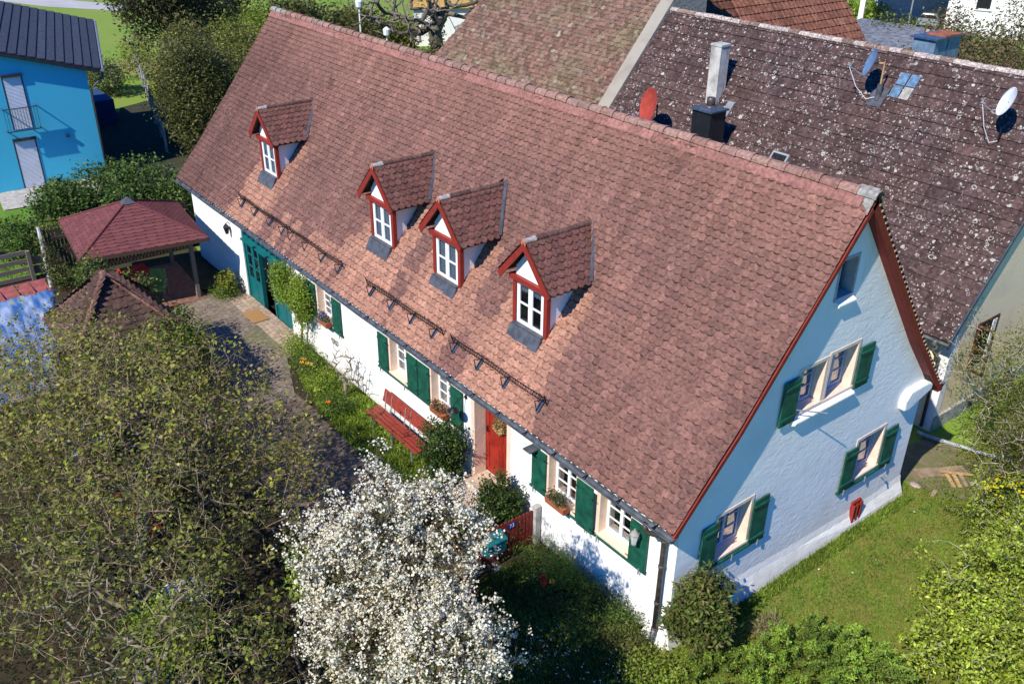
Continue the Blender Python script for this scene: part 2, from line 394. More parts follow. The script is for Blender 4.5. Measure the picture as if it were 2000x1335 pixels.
# ---- roof
XR = 0.2
def roofcol(u, v):
    x = L0-0.12+u
    y_ = v
    n = 0.5+0.5*n3(x*0.35, v*0.55, 3.1); n2 = 0.5+0.5*n3(x*1.6, v*0.8, 9.7); nf = random.random()
    base = np.array((0.225, 0.112, 0.104)); dark = np.array((0.145, 0.078, 0.076)); pink = np.array((0.305, 0.150, 0.132)); sal = np.array((0.42, 0.215, 0.172))
    n = max(0, (n-0.3))*1.1; c = base*(1-n)+dark*n
    c = c*0.78+(pink if nf > 0.55 else dark)*0.22
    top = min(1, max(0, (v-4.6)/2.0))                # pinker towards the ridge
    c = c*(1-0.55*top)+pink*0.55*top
    # rain-sheltered strips below dormers, fresh tiles below the snow guards
    for xd in DX:
        for s_ in (-0.78, 0.86):
            d = abs(x-(xd+s_)+0.05*n3(v*2, xd))
            if v < 3.0 and d < 0.26+0.10*n2: c = c*0.25+sal*0.75*(0.9+0.2*nf)
        if v < 1.72 and abs(x-xd) < 0.72: c = c*0.2+sal*0.8*(0.9+0.2*nf)
        if v < 1.5 and abs(x-xd) < 1.5 and n2 > 0.5: c = c*0.4+sal*0.6
    # below the snow guards: patchy streaks down the slope
    if v < 1.0 and ((-19.2 < x < -12) or (-11.2 < x < -7.4) or (-7.1 < x < -3.6)):
        st = 0.5+0.5*n3(x*2.2, 5.5, v*0.25)
        if st > 0.5: c = c*0.35+sal*0.65*(0.9+0.2*nf)
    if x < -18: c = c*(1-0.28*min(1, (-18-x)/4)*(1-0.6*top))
    if nf > 0.99: c = c*1.12+0.01
    if n2 > 0.78 : c = c*0.78
    st_ = 0.90+0.22*n3(x*3.1, v*0.22, 6)
    return tuple(c*(0.88+0.20*random.random())*st_*np.array((0.93, 0.925, 0.79)))
DX = [-18.20, -11.42, -8.46, -5.33]
wav = lambda u, v: 0.022*math.sin(u*0.9)*math.sin(v*0.8+1)+0.03*n3(u*0.6, v*0.6)
UL = XR-(L0-0.12)
rf = MB()
rf.m = 2
# under-roof slab
sl_ = [(y, z) for y, z in HB]; lo = [(8.1, 2.93), (6.86, 4.45), (3.95, 8.1), (1.04, 4.45), (-0.24, 2.93)]
P0 = [(L0-0.1, y, z-0.015) for y, z in sl_]+[(L0-0.1, y, z) for y, z in reversed(lo)]
n_ = len(P0); rf.add(P0+[(XR-0.03, p[1], p[2]) for p in P0], [(i, (i+1) % n_, n_+(i+1) % n_, n_+i) for i in range(n_)]+[(i, i+1, n_-2-i, n_-1-i) for i in range(4)]+[(n_+i+1, n_+i, n_+n_-1-i, n_+n_-2-i) for i in range(4)])
fp = path_from([(0, -0.37, 3.06), (0, 1.0, 4.62), (0, 3.93, 8.33)])
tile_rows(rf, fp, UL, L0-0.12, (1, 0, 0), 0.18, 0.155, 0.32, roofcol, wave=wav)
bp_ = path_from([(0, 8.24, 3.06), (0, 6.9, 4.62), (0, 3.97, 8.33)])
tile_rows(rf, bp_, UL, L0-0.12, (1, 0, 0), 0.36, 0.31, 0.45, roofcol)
# broad top course under the ridge, smooth pink
rf.m = 0
for k in range(int(UL/0.36)):
    x0 = L0-0.12+k*0.36; cc = np.array((0.27, 0.125, 0.105))*(0.85+0.25*random.random())
    q0, nn = fp(fp(None)-0.27); q1, _ = fp(fp(None)-0.03)
    w0 = wav(x0, 6.5)
    a_ = [Vector((x, 0, 0))+p+nn*(h+w0) for p, h in ((q0, 0.055), (q1, 0.05)) for x in (x0+0.003, x0+0.357)]
    b_ = [Vector((x, 0, 0))+q0+nn*0.03 for x in (x0+0.003, x0+0.357)]
    rf.add(a_+b_, [(0, 1, 3, 2), (4, 5, 1, 0)], tuple(cc))
rf.m = 0
for k in range(40):
    y = 4.05+k/39*4.15; z = main_z(y) if y < 8.22 else 3.08
    rf.box(XR+0.02, y-0.025, z-0.035, XR+0.035, y+0.02, z+0.005, (0.42, 0.33, 0.25))
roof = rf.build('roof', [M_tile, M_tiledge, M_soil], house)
rc = MB()
def rccol(i):
    if i < 2 or i > 60: return (0.27, 0.26, 0.24)
    f = random.random(); g = 0.5+0.5*n3(i*0.3, 1)
    c = np.array((0.27, 0.11, 0.09))*(1-g)+np.array((0.26, 0.20, 0.16))*g
    return tuple(c*(0.8+0.4*f))
ridge_tiles(rc, (L0-0.15, 3.95, 8.36), (XR+0.03, 3.95, 8.36), 0.13, 62, rccol)
rc.build('ridge_cap', [M_tile], roof)
mo = MB()        # mortar patch at the right end of the ridge
mo.add([(XR-0.32, 3.78, 8.17), (XR+0.02, 3.68, 8.08), (XR+0.02, 3.95, 8.50), (XR-0.35, 3.95, 8.49)], [(0, 1, 2, 3)])
mo.add([(XR-0.32, 4.12, 8.17), (XR+0.02, 4.2, 8.1), (XR+0.02, 3.95, 8.50), (XR-0.35, 3.95, 8.49)], [(3, 2, 1, 0)])
mo.build('ridge_mortar', [mat('old_mortar', (0.24, 0.225, 0.20), 0.95, var=0.35, scale=9)], roof)
# bargeboards (right gable), following both rakes
for sgn, pts in ((1, [(-0.42, 3.02), (1.02, 4.60), (3.95, 8.31)]), (2, [(3.95, 8.31), (6.88, 4.60), (8.28, 3.02)])):
    bb = MB()
    for k in range(2):
        (ya, za), (yb, zb) = pts[k], pts[k+1]
        d = Vector((0, yb-ya, zb-za)).normalized(); nn = Vector((0, -d.z, d.y))
        if nn.z > 0: nn = -nn
        h = 0.17 if sgn == 2 else 0.09
        a = Vector((XR-0.02, ya, za)); b = Vector((XR-0.02, yb, zb))
        bb.prism([a, b, b+nn*h, a+nn*h], (0.04, 0, 0))
        bb.prism([a+nn*h*0.92-Vector((0.2, 0, 0)), b+nn*h*0.92-Vector((0.2, 0, 0)), b+nn*h*0.99-Vector((0.2, 0, 0)), a+nn*h*0.99-Vector((0.2, 0, 0))], (0.19, 0, 0))
    if sgn == 2: bb.box(XR-0.24, 8.16, 2.86, XR+0.03, 8.34, 3.02)
    bb.build('bargeboard', [M_dred], house)
# mortar pips along the back rake
# gutter front and back
gt = MB()
def gutter(mb, x0, x1, yc, zc, r, side=8, sag=0.0):
    seg = 20; k = len(mb.v)
    xs = [x0+(x1-x0)*i/seg for i in range(seg+1)]
    for x in xs:
        zz = zc+0.012*math.sin(x*1.3)
        for rr in (r, r-0.012):
            for j in range(side+1):
                a = math.pi+math.pi*j/side; mb.v.append((x, yc+rr*math.cos(a), zz+rr*math.sin(a)))
    m = 2*(side+1)
    for i in range(seg):
        for j in range(side):
            for o_ in (0, side+1):
                a = k+i*m+o_+j; mb.f.append((a, a+1, a+m+1, a+m)); mb.fm.append(mb.m); mb.fc.append(mb.c)
    for i in (0, seg):
        mb.f.append(tuple(k+i*m+j for j in range(side+1))); mb.fm.append(mb.m); mb.fc.append(mb.c)
gutter(gt, L0-0.1, XR+0.05, -0.46, 3.03, 0.072)
gt.tube([(L0-0.1, -0.535, 3.035), (XR+0.05, -0.535, 3.035)], 0.012, 6)
gut = gt.build('gutter', [M_zinc], house)
for k in range(26):
    gl = MB(); x = L0+0.4+k*0.92; gl.box(x, -0.52, 3.035, x+0.03, -0.36, 3.045); gl.build('gutter_bracket', [M_iron], gut)
gt = MB(); gutter(gt, L0-0.1, XR+0.03, 8.34, 3.03, 0.075); gt.build('gutter', [M_zinc], house)
dp = MB()
dp.tube([(-0.42, -0.46, 2.98), (-0.42, -0.46, 2.86), (-0.38, -0.40, 2.76), (-0.26, -0.22, 2.68), (-0.22, -0.13, 2.58), (-0.22, -0.12, 2.4), (-0.22, -0.12, 0.30)], 0.052, 10)
dp.m = 1; dp.tube([(-0.22, -0.13, 0.36), (-0.22, -0.15, 0.1), (-0.24, -0.2, -0.1)], 0.06, 10)
for z in (0.34, 1.0, 1.9, 2.5):
    dp.m = 0; dp.lathe([(0.058, z), (0.064, z+0.01), (0.064, z+0.05), (0.058, z+0.06)], -0.22, -0.122, 12)
dp.build('downpipe', [M_brownzinc, M_zinc], house, smooth=True)

# ---- shutters, windows
def shutter_mb(w, h, back=False):
    """shutter lying in the XZ plane, hinge at x=0, thickness towards -y"""
    m = MB(); m.box(0, -0.035, 0, w, 0, h)
    nb = 3
    for k in range(1, nb): m.box(w*k/nb-0.004, -0.038, 0.02, w*k/nb+0.004, -0.0351, h-0.02, (0.5, 0.5, 0.5))
    for z in (0.12, h-0.17): m.box(0.02, -0.062, z, w-0.02, -0.036, z+0.055)
    m.m = 1
    for z in (0.12, h-0.17): m.box(-0.05, -0.05, z+0.02, 0.08, -0.064, z+0.035)
    return m
def place_shutter(parent, origin, w, h, ang=0.0, axis='x', flip=1):
    m = shutter_mb(w, h)
    M = Matrix.Translation(origin) @ Matrix.Rotation(ang, 4, 'Z')
    m.v = [tuple(M @ Vector((p[0]*flip, p[1], p[2]))) for p in m.v]
    if flip < 0: m.f = [tuple(reversed(f)) for f in m.f]
    return m.build('shutter', [M_green, M_iron], parent, bevel=0.004)

def window_at(parent, M, w, h, fr, npan=(2, 3), curtain=True, sashes=2, glasstint=None):
    """casement in local frame: x across, y inwards, z up; origin lower left of the opening at the outer frame face"""
    f = MB(); t = 0.055
    f.box(0, 0, 0, w, 0.05, t); f.box(0, 0, h-t, w, 0.05, h); f.box(0, 0, t, t, 0.05, h-t); f.box(w-t, 0, t, w, 0.05, h-t)
    sw = (w-2*t)/sashes
    for s_ in range(sashes):
        x0 = t+s_*sw; x1 = x0+sw; b = 0.04
        f.box(x0, -0.015, t, x1, 0.03, t+b); f.box(x0, -0.015, h-t-b, x1, 0.03, h-t); f.box(x0, -0.015, t+b, x0+b, 0.03, h-t-b); f.box(x1-b, -0.015, t+b, x1, 0.03, h-t-b)
        for k in range(1, npan[0] if sashes == 1 else 1):
            xx = x0+(x1-x0)*k/npan[0]; f.box(xx-0.011, -0.008, t+b, xx+0.011, 0.02, h-t-b)
        for k in range(1, npan[1]):
            z = t+b+(h-2*t-2*b)*k/npan[1]; f.box(x0+b, -0.008, z-0.011, x1-b, 0.02, z+0.011)
    f.v = [tuple(M @ Vector(p)) for p in f.v]
    fo = f.build('window', [fr], parent)
    g = MB(); g.box(t+0.03, 0.008, t+0.03, w-t-0.03, 0.012, h-t-0.03); g.v = [tuple(M @ Vector(p)) for p in g.v]
    g.build('pane', [M_glass], fo)
    if curtain:
        c = MB(); n = 24; vs = []
        for half in ((t, w*0.5-0.03), (w*0.5+0.03, w-t)) if curtain != 'lace' else ():
            k0 = len(c.v)
            for i in range(n+1):
                x = half[0]+(half[1]-half[0])*i/n; y = 0.10+0.012*math.sin(i*1.9)
                c.v += [(x, y, t+0.02), (x, y, h-t)]
            for i in range(n): c.f.append((k0+2*i, k0+2*i+2, k0+2*i+3, k0+2*i+1)); c.fm.append(0); c.fc.append((1, 1, 1))
        if curtain == 'lace':
            for half in ((t+0.04, w*0.5-0.04), (w*0.5+0.04, w-t-0.04)):
                n = 12; k0 = len(c.v)
                for i in range(n+1):
                    x = half[0]+(half[1]-half[0])*i/n; c.v += [(x, 0.04, h*0.78-0.05*abs(math.cos(i*math.pi/6))), (x, 0.04, h-t)]
                for i in range(n): c.f.append((k0+2*i, k0+2*i+2, k0+2*i+3, k0+2*i+1)); c.fm.append(0); c.fc.append((1, 1, 1))
        c.v = [tuple(M @ Vector(p)) for p in c.v]
        c.build('curtain', [M_curt], fo)
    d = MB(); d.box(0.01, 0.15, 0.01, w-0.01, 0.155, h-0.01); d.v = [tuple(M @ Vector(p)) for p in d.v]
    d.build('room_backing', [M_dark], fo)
    return fo
def surround_front(x0, x1, z0, z1, depth=0.2, band=0.10):
    s = MB(); e = 0.012; i = 0.012
    s.box(x0-band, -e, z1-i, x1+band, depth, z1+band); s.box(x0-band, -e-0.02, z0-0.06, x1+band, depth, z0+i)
    s.box(x0-band, -e, z0+i, x0+i, depth, z1-i); s.box(x1-i, -e, z0+i, x1+band, depth, z1-i)
    return s
def I(x, y, z): return Matrix.Translation((x, y, z))
for k, (a, b) in enumerate(NICH):
    fo = window_at(house, I(a, 0.20, ZB+0.01), b-a, ZT-ZB-0.02, M_wframe, (2, 4 if k < 1 else 3), curtain=(k in (0, 1, 2)))
    surround_front(a, b, ZB, ZT).build('surround', [M_peach], fo, bevel=0.006)
SH = 1.03
for x, w, f, y in ((-14.08, 0.47, -1, -0.03), (-13.06, 0.47, 1, -0.03), (-10.08, 0.46, -1, -0.03), (-9.12, 0.46, 1, -0.03), (-8.13, 0.46, -1, -0.03), (-7.18, 0.46, 1, -0.03),
                (-3.66, 0.45, -1, -0.03), (-2.69, 0.46, 1, -0.025), (-2.1, 0.46, -1, -0.10), (-1.13, 0.46, 1, -0.03)):
    place_shutter(house, Vector((x, y, 1.40)), w, SH, 0, flip=f)
def rail(x0, x1, z=1.40, wx=0.0):
    r = MB(); r.box(x0, -0.065, z-0.045, x1, -0.005, z)
    n = max(2, int((x1-x0)/0.8))
    r.m = 1
    for k in range(n):
        x = x0+0.15+(x1-x0-0.3)*k/(n-1); r.box(x-0.012, -0.09, z-0.12, x+0.012, -0.066, z+0.02)
    return r
for a, b in ((-14.6, -12.55), (-10.6, -6.7), (-4.18, -2.2), (-2.15, -0.66)):
    rail(a, b).build('shutter_rail', [M_green, M_lightmetal], house)

# front door
dr = MB(); X0, X1, Z0, Z1 = -6.29, -5.06, 0.36, 2.52
dr.box(X0, 0.33, Z0, X1, 0.37, Z1)
for (a, b, c, d) in ((0.12, 0.12, 0.58, 0.92), (0.64, 0.12, 1.10, 0.92), (0.12, 1.04, 0.58, 2.0), (0.64, 1.04, 1.10, 2.0)):
    for x0, z0, x1, z1 in ((a, b, c, b+0.03), (a, d-0.03, c, d), (a, b+0.03, a+0.03, d-0.03), (c-0.03, b+0.03, c, d-0.03)):
        dr.box(X0+x0, 0.312, Z0+z0, X0+x1, 0.331, Z0+z1)
    dr.box(X0+a+0.06, 0.32, Z0+b+0.06, X0+c-0.06, 0.3315, Z0+d-0.06)
dr.box(X0+0.595, 0.305, Z0+0.02, X0+0.635, 0.331, Z1)
door = dr.build('front_door', [M_door], house, bevel=0.004)
dh = MB(); dh.box(-6.23, 0.30, 1.50, -6.19, 0.331, 1.66); dh.tube([(-6.21, 0.31, 1.60), (-6.21, 0.27, 1.60), (-6.12, 0.265, 1.60)], 0.009, 6)
dh.build('handle', [M_iron], door)
ds = MB(); e = 0.014
ds.box(-6.42, -e, 0.30, -6.285, 0.32, 2.505); ds.box(-5.065, -e, 0.30, -4.93, 0.32, 2.505)
arch = [(-6.42, -e, 2.505), (-4.93, -e, 2.505), (-4.93, -e, 2.66), (-5.3, -e, 2.74), (-5.68, -e, 2.77), (-6.06, -e, 2.74), (-6.42, -e, 2.66)]
ds.prism(arch, (0, 0.3, 0))
tag(ds.build('door_surround', [M_peach], house, bevel=0.01))
st = MB(); st.box(-6.42, -0.32, -0.1, -4.95, 0.34, 0.34); st.box(-6.55, -0.62, -0.1, -4.85, -0.32, 0.17)
st.build('doorstep', [mat('worn_peach_stone', (0.46, 0.36, 0.28), 0.95, var=0.2, scale=5, bump=0.02)], house, bevel=0.03)
be = MB(); be.lathe([(0.035, 0), (0.03, 0.02), (0.012, 0.03)], 0, 0, 10, M=Matrix.Translation((-6.5, 0, 1.56)) @ Matrix.Rotation(R(90), 4, 'X')); be.build('doorbell', [M_iron], house)

# garage: teal glazed doors with transoms
gx = [-19.33, -18.23, -17.25, -16.03]
gf = MB()
for x in gx: gf.box(x-0.05, 0.03, 0, x+0.05, 0.16, 2.55)
gf.box(gx[0], 0.02, 2.15, gx[-1], 0.17, 2.23); gf.box(gx[0], 0.03, 2.48, gx[-1], 0.16, 2.55)
for a, b in zip(gx, gx[1:]):
    gf.box(a+0.08, -0.10, 2.13, b-0.08, 0.02, 2.18)
    for t in (1/3, 2/3): x = a+(b-a)*t; gf.box(x-0.02, 0.05, 2.23, x+0.02, 0.12, 2.48)
gfo = gf.build('door_frame', [M_teal], house)
gp = MB(); gp.box(gx[0], 0.08, 2.23, gx[-1], 0.085, 2.48); gp.build('transom_pane', [M_glass], gfo)
def leaf(x0, x1, M=None, cols=1):
    m = MB(); t = 0.085; w = x1-x0
    m.box(0, 0, 0.03, t, 0.045, 2.13); m.box(w-t, 0, 0.03, w, 0.045, 2.13)
    m.box(t, 0, 0.03, w-t, 0.045, 0.12); m.box(t, 0, 2.04, w-t, 0.045, 2.13); m.box(t, 0.01, 0.12, w-t, 0.035, 0.72); m.box(t, 0, 0.72, w-t, 0.045, 0.80)
    for z in (1.2, 1.62): m.box(t, 0.005, z, w-t, 0.04, z+0.035)
    g = MB(); g.box(t, 0.02, 0.80, w-t, 0.024, 2.04)
    MM = M or Matrix.Translation((x0, 0.07, 0))
    for q in (m, g): q.v = [tuple(MM @ Vector(p)) for p in q.v]
    o = m.build('garage_door', [M_teal], house); g.build('pane', [M_glass], o); return o
leaf(-19.28, -18.78); leaf(-18.77, -18.28); leaf(-17.20, -16.65); leaf(-16.64, -16.08)
leaf(0, 0.48, Matrix.Translation((-18.20, 0.18, 0)) @ Matrix.Rotation(R(172), 4, 'Z'))
leaf(0, 0.48, Matrix.Translation((-17.26, 0.18, 0)) @ Matrix.Rotation(R(8), 4, 'Z'))
gi = MB(); gi.box(-19.4, 2.0, 0, -16.0, 2.05, 2.6); gi.box(-19.4, 0.25, 0.002, -16.0, 2.0, 0.012); gi.build('dark_interior', [M_dark], house)

# gable windows: local frame x -> +y world, y(inwards) -> -x
def IG(y, z, dep=0.22): return Matrix(((0, -1, 0, -dep), (1, 0, 0, y), (0, 0, 1, z), (0, 0, 0, 1)))
def surround_gable(y0, y1, z0, z1, depth=0.21, band=0.07, m=None):
    s = MB(); e = 0.012; i = 0.010
    s.box(-depth, y0-band, z1-i, e, y1+band, z1+band); s.box(-depth, y0-band, z0-0.05, e+0.015, y1+band, z0+i)
    s.box(-depth, y0-band, z0+i, e, y0+i, z1-i); s.box(-depth, y1-i, z0+i, e, y1+band, z1-i)
    return s
for k, (a, b, c, d) in enumerate(GN):
    if k == 0:
        fo = window_at(house, IG(a, c, 0.2), b-a, d-c, mat('dark_attic_frame', (0.10, 0.13, 0.18), 0.5), (1, 1), curtain=False, sashes=1)
        surround_gable(a, b, c, d, band=0.05).build('surround', [mat('greyed_peach', (0.42, 0.38, 0.38), 0.9)], fo)
        s = MB(); s.prism([(-0.01, 3.60, 6.37), (0.10, 3.60, 6.31), (0.10, 3.60, 6.26), (-0.01, 3.60, 6.20)], (0, 0.55, 0)); s.build('sill', [M_white], fo, bevel=0.015)
    else:
        fo = window_at(house, IG(a, c), b-a, d-c, M_bframe, (2, 3), curtain=False)
        surround_gable(a, b, c, d).build('surround', [M_peach], fo, bevel=0.006)
        if k >= 1:
            lc = MB()
            for q in range(2):
                y = a+(b-a)*(0.28+0.45*q); lc.tube([(-0.33, y, c+0.1), (-0.33, y, c+0.45)], [0.08, 0.05], 8)
            lc.build('lamp_shade', [M_newwood], fo)
s = MB(); s.prism([(-0.01, 2.86, 4.11), (0.12, 2.86, 4.06), (0.12, 2.86, 4.0), (-0.01, 2.86, 3.93)], (0, 1.93, 0.0)); s.build('window_sill', [M_white], house, bevel=0.02)
def gsh(y, z, w, h, f):
    m = shutter_mb(w, h); M = Matrix(((0, -1, 0, 0.035), (1, 0, 0, y), (0, 0, 1, z), (0, 0, 0, 1)))
    m.v = [tuple(M @ Vector((p[0]*f, p[1], p[2]))) for p in m.v]
    if f < 0: m.f = [tuple(reversed(q)) for q in m.f]
    m.build('shutter', [M_green, M_iron], house, bevel=0.004)
gsh(2.88, 4.10, 0.46, 0.96, -1); gsh(4.80, 4.08, 0.46, 0.96, 1)
gsh(5.56, 1.36, 0.44, 1.03, -1); gsh(6.62, 1.30, 0.47, 1.05, 1)
gsh(1.04, 1.50, 0.42, 1.06, -1); gsh(2.08, 1.46, 0.46, 1.08, 1)
for a, b, z in ((5.10, 7.1, 1.33), (0.62, 2.56, 1.48)):
    r = MB(); r.box(0.005, a, z-0.05, 0.065, b, z-0.005); r.m = 1
    for k in range(3): y = a+0.2+(b-a-0.4)*k/2; r.box(0.066, y-0.012, z-0.12, 0.09, y+0.012, z+0.02)
    r.build('shutter_rail', [M_green, M_lightmetal], house)
v = MB()
for a, b, c, d in ((5.89, 6.22, 0.62, 0.68), (5.89, 6.22, 0.10, 0.16), (5.89, 5.94, 0.16, 0.62), (6.17, 6.22, 0.16, 0.62), (6.03, 6.07, 0.16, 0.62), (5.94, 6.17, 0.38, 0.41)): v.box(-0.02, a, c, 0.11 if c < 0.3 else 0.06, b, d)
v.build('vent_grille', [M_red], house)
fpm = MB(); fpm.tube([(0.0, 2.78, 4.36), (0.374, 3.465, 4.20)], 0.014, 6); fpm.box(0.0, 2.75, 4.24, 0.03, 2.81, 4.46); fpm.build('flag_bracket', [M_lightmetal], house)
tp = MB(); tp.tube([(0.02, 6.9, 0.98), (0.12, 6.9, 0.98), (0.14, 6.9, 0.90)], 0.016, 6); tp.box(0.08, 6.87, 0.99, 0.12, 6.93, 1.02); tp.build('water_tap', [M_lightmetal], house)

# ---- dormers
def dormer_parts(xc, panes_white, parent):
    y0 = 0.78; hw = 0.52; D = MB()
    # cheeks and front infill
    def zr(y): return main_z(y)
    for s_ in (-1, 1):
        x = xc+s_*hw
        D.prism([(x-0.04*s_, y0+0.05, 4.2), (x-0.04*s_, y0+0.05, 5.72), (x-0.04*s_, 2.1, 5.72), (x-0.04*s_, 2.1, 5.6)], (0.05*s_, 0, 0))
    D.prism([(xc-hw+0.02, y0+0.02, 5.5), (xc+hw-0.02, y0+0.02, 5.5), (xc+hw-0.02, y0+0.02, 5.75), (xc, y0+0.02, 6.35), (xc-hw+0.02, y0+0.02, 5.75)], (0, 0.05, 0))
    o = D.build('dormer', [M_white], parent)
    p = MB()
    for s_ in (-1, 1): p.box(xc+s_*hw-0.055, y0-0.01, 4.34, xc+s_*hw+0.055, y0+0.10, 5.47)
    p.box(xc-hw-0.12, y0-0.07, 5.44, xc+hw+0.12, y0+0.10, 5.56)
    p.build('post_frame', [M_red], o, bevel=0.006)
    w0 = xc-hw+0.07; w = 2*hw-0.14; h = 0.99; t = 0.07
    f = MB(); yb = y0+0.015; zb = 4.45
    f.box(w0, yb, zb, w0+w, yb+0.05, zb+t); f.box(w0, yb, zb+h-t, w0+w, yb+0.05, zb+h); f.box(w0, yb, zb+t, w0+t, yb+0.05, zb+h-t); f.box(w0+w-t, yb, zb+t, w0+w, yb+0.05, zb+h-t)
    f.box(w0+w/2-0.045, yb-0.012, zb+t, w0+w/2+0.045, yb+0.04, zb+h-t)
    for s_ in (0, 1):
        xa = w0+t+s_*(w/2-t+0.045); xb = xa+w/2-t-0.045
        f.box(xa, yb+0.005, zb+h/2-0.02, xb, yb+0.03, zb+h/2+0.02)
        for q in (xa, xb-0.025): f.box(q, yb+0.003, zb+t, q+0.025, yb+0.032, zb+h-t)
    f.build('window_frame', [M_wframe], o)
    g = MB(); g.box(w0+t, yb+0.018, zb+t, w0+w-t, yb+0.022, zb+h-t); g.build('pane', [M_glass], o)
    c = MB()
    for half in ((w0+t, w0+w/2-0.01), (w0+w/2+0.01, w0+w-t)):
        n = 16; k0 = len(c.v)
        for i in range(n+1):
            x = half[0]+(half[1]-half[0])*i/n; y = yb+0.06+0.006*math.sin(i*2.2)
            lo = zb+t if panes_white else zb+h-t-0.14-0.04*abs(math.sin(i*math.pi/4))
            c.v += [(x, y, lo), (x, y, zb+h-t)]
        for i in range(n): c.f.append((k0+2*i, k0+2*i+2, k0+2*i+3, k0+2*i+1)); c.fm.append(0); c.fc.append((1, 1, 1))
    c.build('curtain', [M_curt], o)
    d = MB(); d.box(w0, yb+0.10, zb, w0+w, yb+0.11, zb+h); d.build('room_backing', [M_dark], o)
    a = MB(); a.box(w0-0.05, y0-0.10, 4.36, w0+w+0.05, y0+0.02, 4.45)
    a.prism([(w0-0.07, y0-0.10, 4.42), (w0-0.07, y0-0.02, 4.30), (w0-0.07, 0.56, 4.10), (w0-0.07, 0.53, 4.13)], (w+0.14, 0, 0))
    a.build('lead_apron', [M_lead], o)
    # roof
    ez, az, ef = 5.57, 6.49, 0.86
    rt_ = MB()
    def dcol(u, v):
        f_ = random.random(); nz = 0.5+0.5*n3(u*3+xc, v*4)
        c_ = np.array((0.19, 0.078, 0.062))*(1-nz)+np.array((0.115, 0.06, 0.05))*nz
        return tuple(c_*(0.8+0.4*f_))
    for s_ in (-1, 1):
        P1 = path_from([(0, 0, 0), (0, 1, 1)])
        e0 = Vector((xc+s_*ef, 0, ez)); r0 = Vector((xc, 0, az)); dd = (r0-e0); Ls = dd.length; dd.normalize()
        nn = Vector((s_*(az-ez), 0, ef)).normalized()
        def pth(v, e0=e0, dd=dd, Ls=Ls, nn=nn):
            if v is None: return Ls
            return e0+dd*min(v, Ls), nn
        def keep(u, v, e0=e0, dd=dd):
            p = e0+dd*v; y = 0.60+u
            return main_z(y)-0.10 < p.z
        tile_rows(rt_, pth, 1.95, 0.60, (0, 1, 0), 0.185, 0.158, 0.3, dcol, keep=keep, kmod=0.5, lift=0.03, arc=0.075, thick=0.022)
        # underlay and soffit
        ye = 1.0+(ez-4.62)/1.2644; yr = 1.0+(az-4.62)/1.2644
        rt_.m = 2; a0 = e0+Vector((0, 0.62, 0.0)); a1 = r0+Vector((0, 0.62, 0.0)); a2 = r0+Vector((0, yr, 0)); a3 = e0+Vector((0, ye, 0))
        dn = nn*-0.06
        rt_.add([a0, a1, a2, a3, a0+dn, a1+dn, a2+dn, a3+dn], [(0, 1, 2, 3), (4, 7, 6, 5), (0, 4, 5, 1), (0, 3, 7, 4)]); rt_.m = 0
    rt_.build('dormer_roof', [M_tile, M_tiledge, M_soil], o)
    rg = MB(); ridge_tiles(rg, (xc, 0.58, az+0.03), (xc, 2.56, az+0.03), 0.072, 7, lambda i: tuple(np.array((0.11, 0.062, 0.05))*(0.8+0.5*random.random())) if i else (0.36, 0.34, 0.32))
    rg.add([(xc+0.075*math.cos(q*math.pi/6), 0.575, az+0.0+0.085*math.sin(q*math.pi/6)) for q in range(7)]+[(xc-0.07, 0.575, az-0.08), (xc+0.07, 0.575, az-0.08)], [(8, 0, 1, 2, 3, 4, 5, 6, 7)], (0.5, 0.17, 0.09))
    rg.build('ridge_cap', [M_tile], o)
    b = MB()
    for s_ in (-1, 1):
        a1 = Vector((xc+s_*(ef+0.01), 0.60, ez-0.015)); a2 = Vector((xc, 0.60, az-0.01)); n_ = (a2-a1).normalized(); dn = Vector((n_.z*-s_*-1, 0, 0))
        perp = Vector((-s_*n_.z*s_, 0, 0)); pdn = Vector((0, 0, -0.17))
        b.prism([a1, a2, a2+pdn, a1+Vector((-s_*0.10, 0, -0.11))], (0, -0.03, 0))
    b.build('bargeboard', [M_red], o)
    # soffit boards (dark red inside of the overhang)
    lf = MB()
    for s_ in (-1, 1):
        ye = 1.0+(ez-4.62)/1.2644; yr = 1.0+(az-4.62)/1.2644
        p0 = Vector((xc+s_*(ef+0.02), ye-0.12, ez+0.02)); p1 = Vector((xc+s_*0.05, yr-0.05, az+0.03))
        q0 = p0+Vector((0.0, 0.14, 0.09)); q1 = p1+Vector((0, 0.16, 0.12))
        e0 = Vector((0, 0.02, 0.07))
        lf.add([p0+e0, p1+e0, q1+Vector((s_*0.02, -0.05, -0.03)), q0+Vector((s_*0.03, -0.05, -0.03))], [(0, 1, 2, 3)])
    lf.build('valley_flashing', [M_lead], o)
    return o
for k, x in enumerate(DX): dormer_parts(x, k != 3, house)

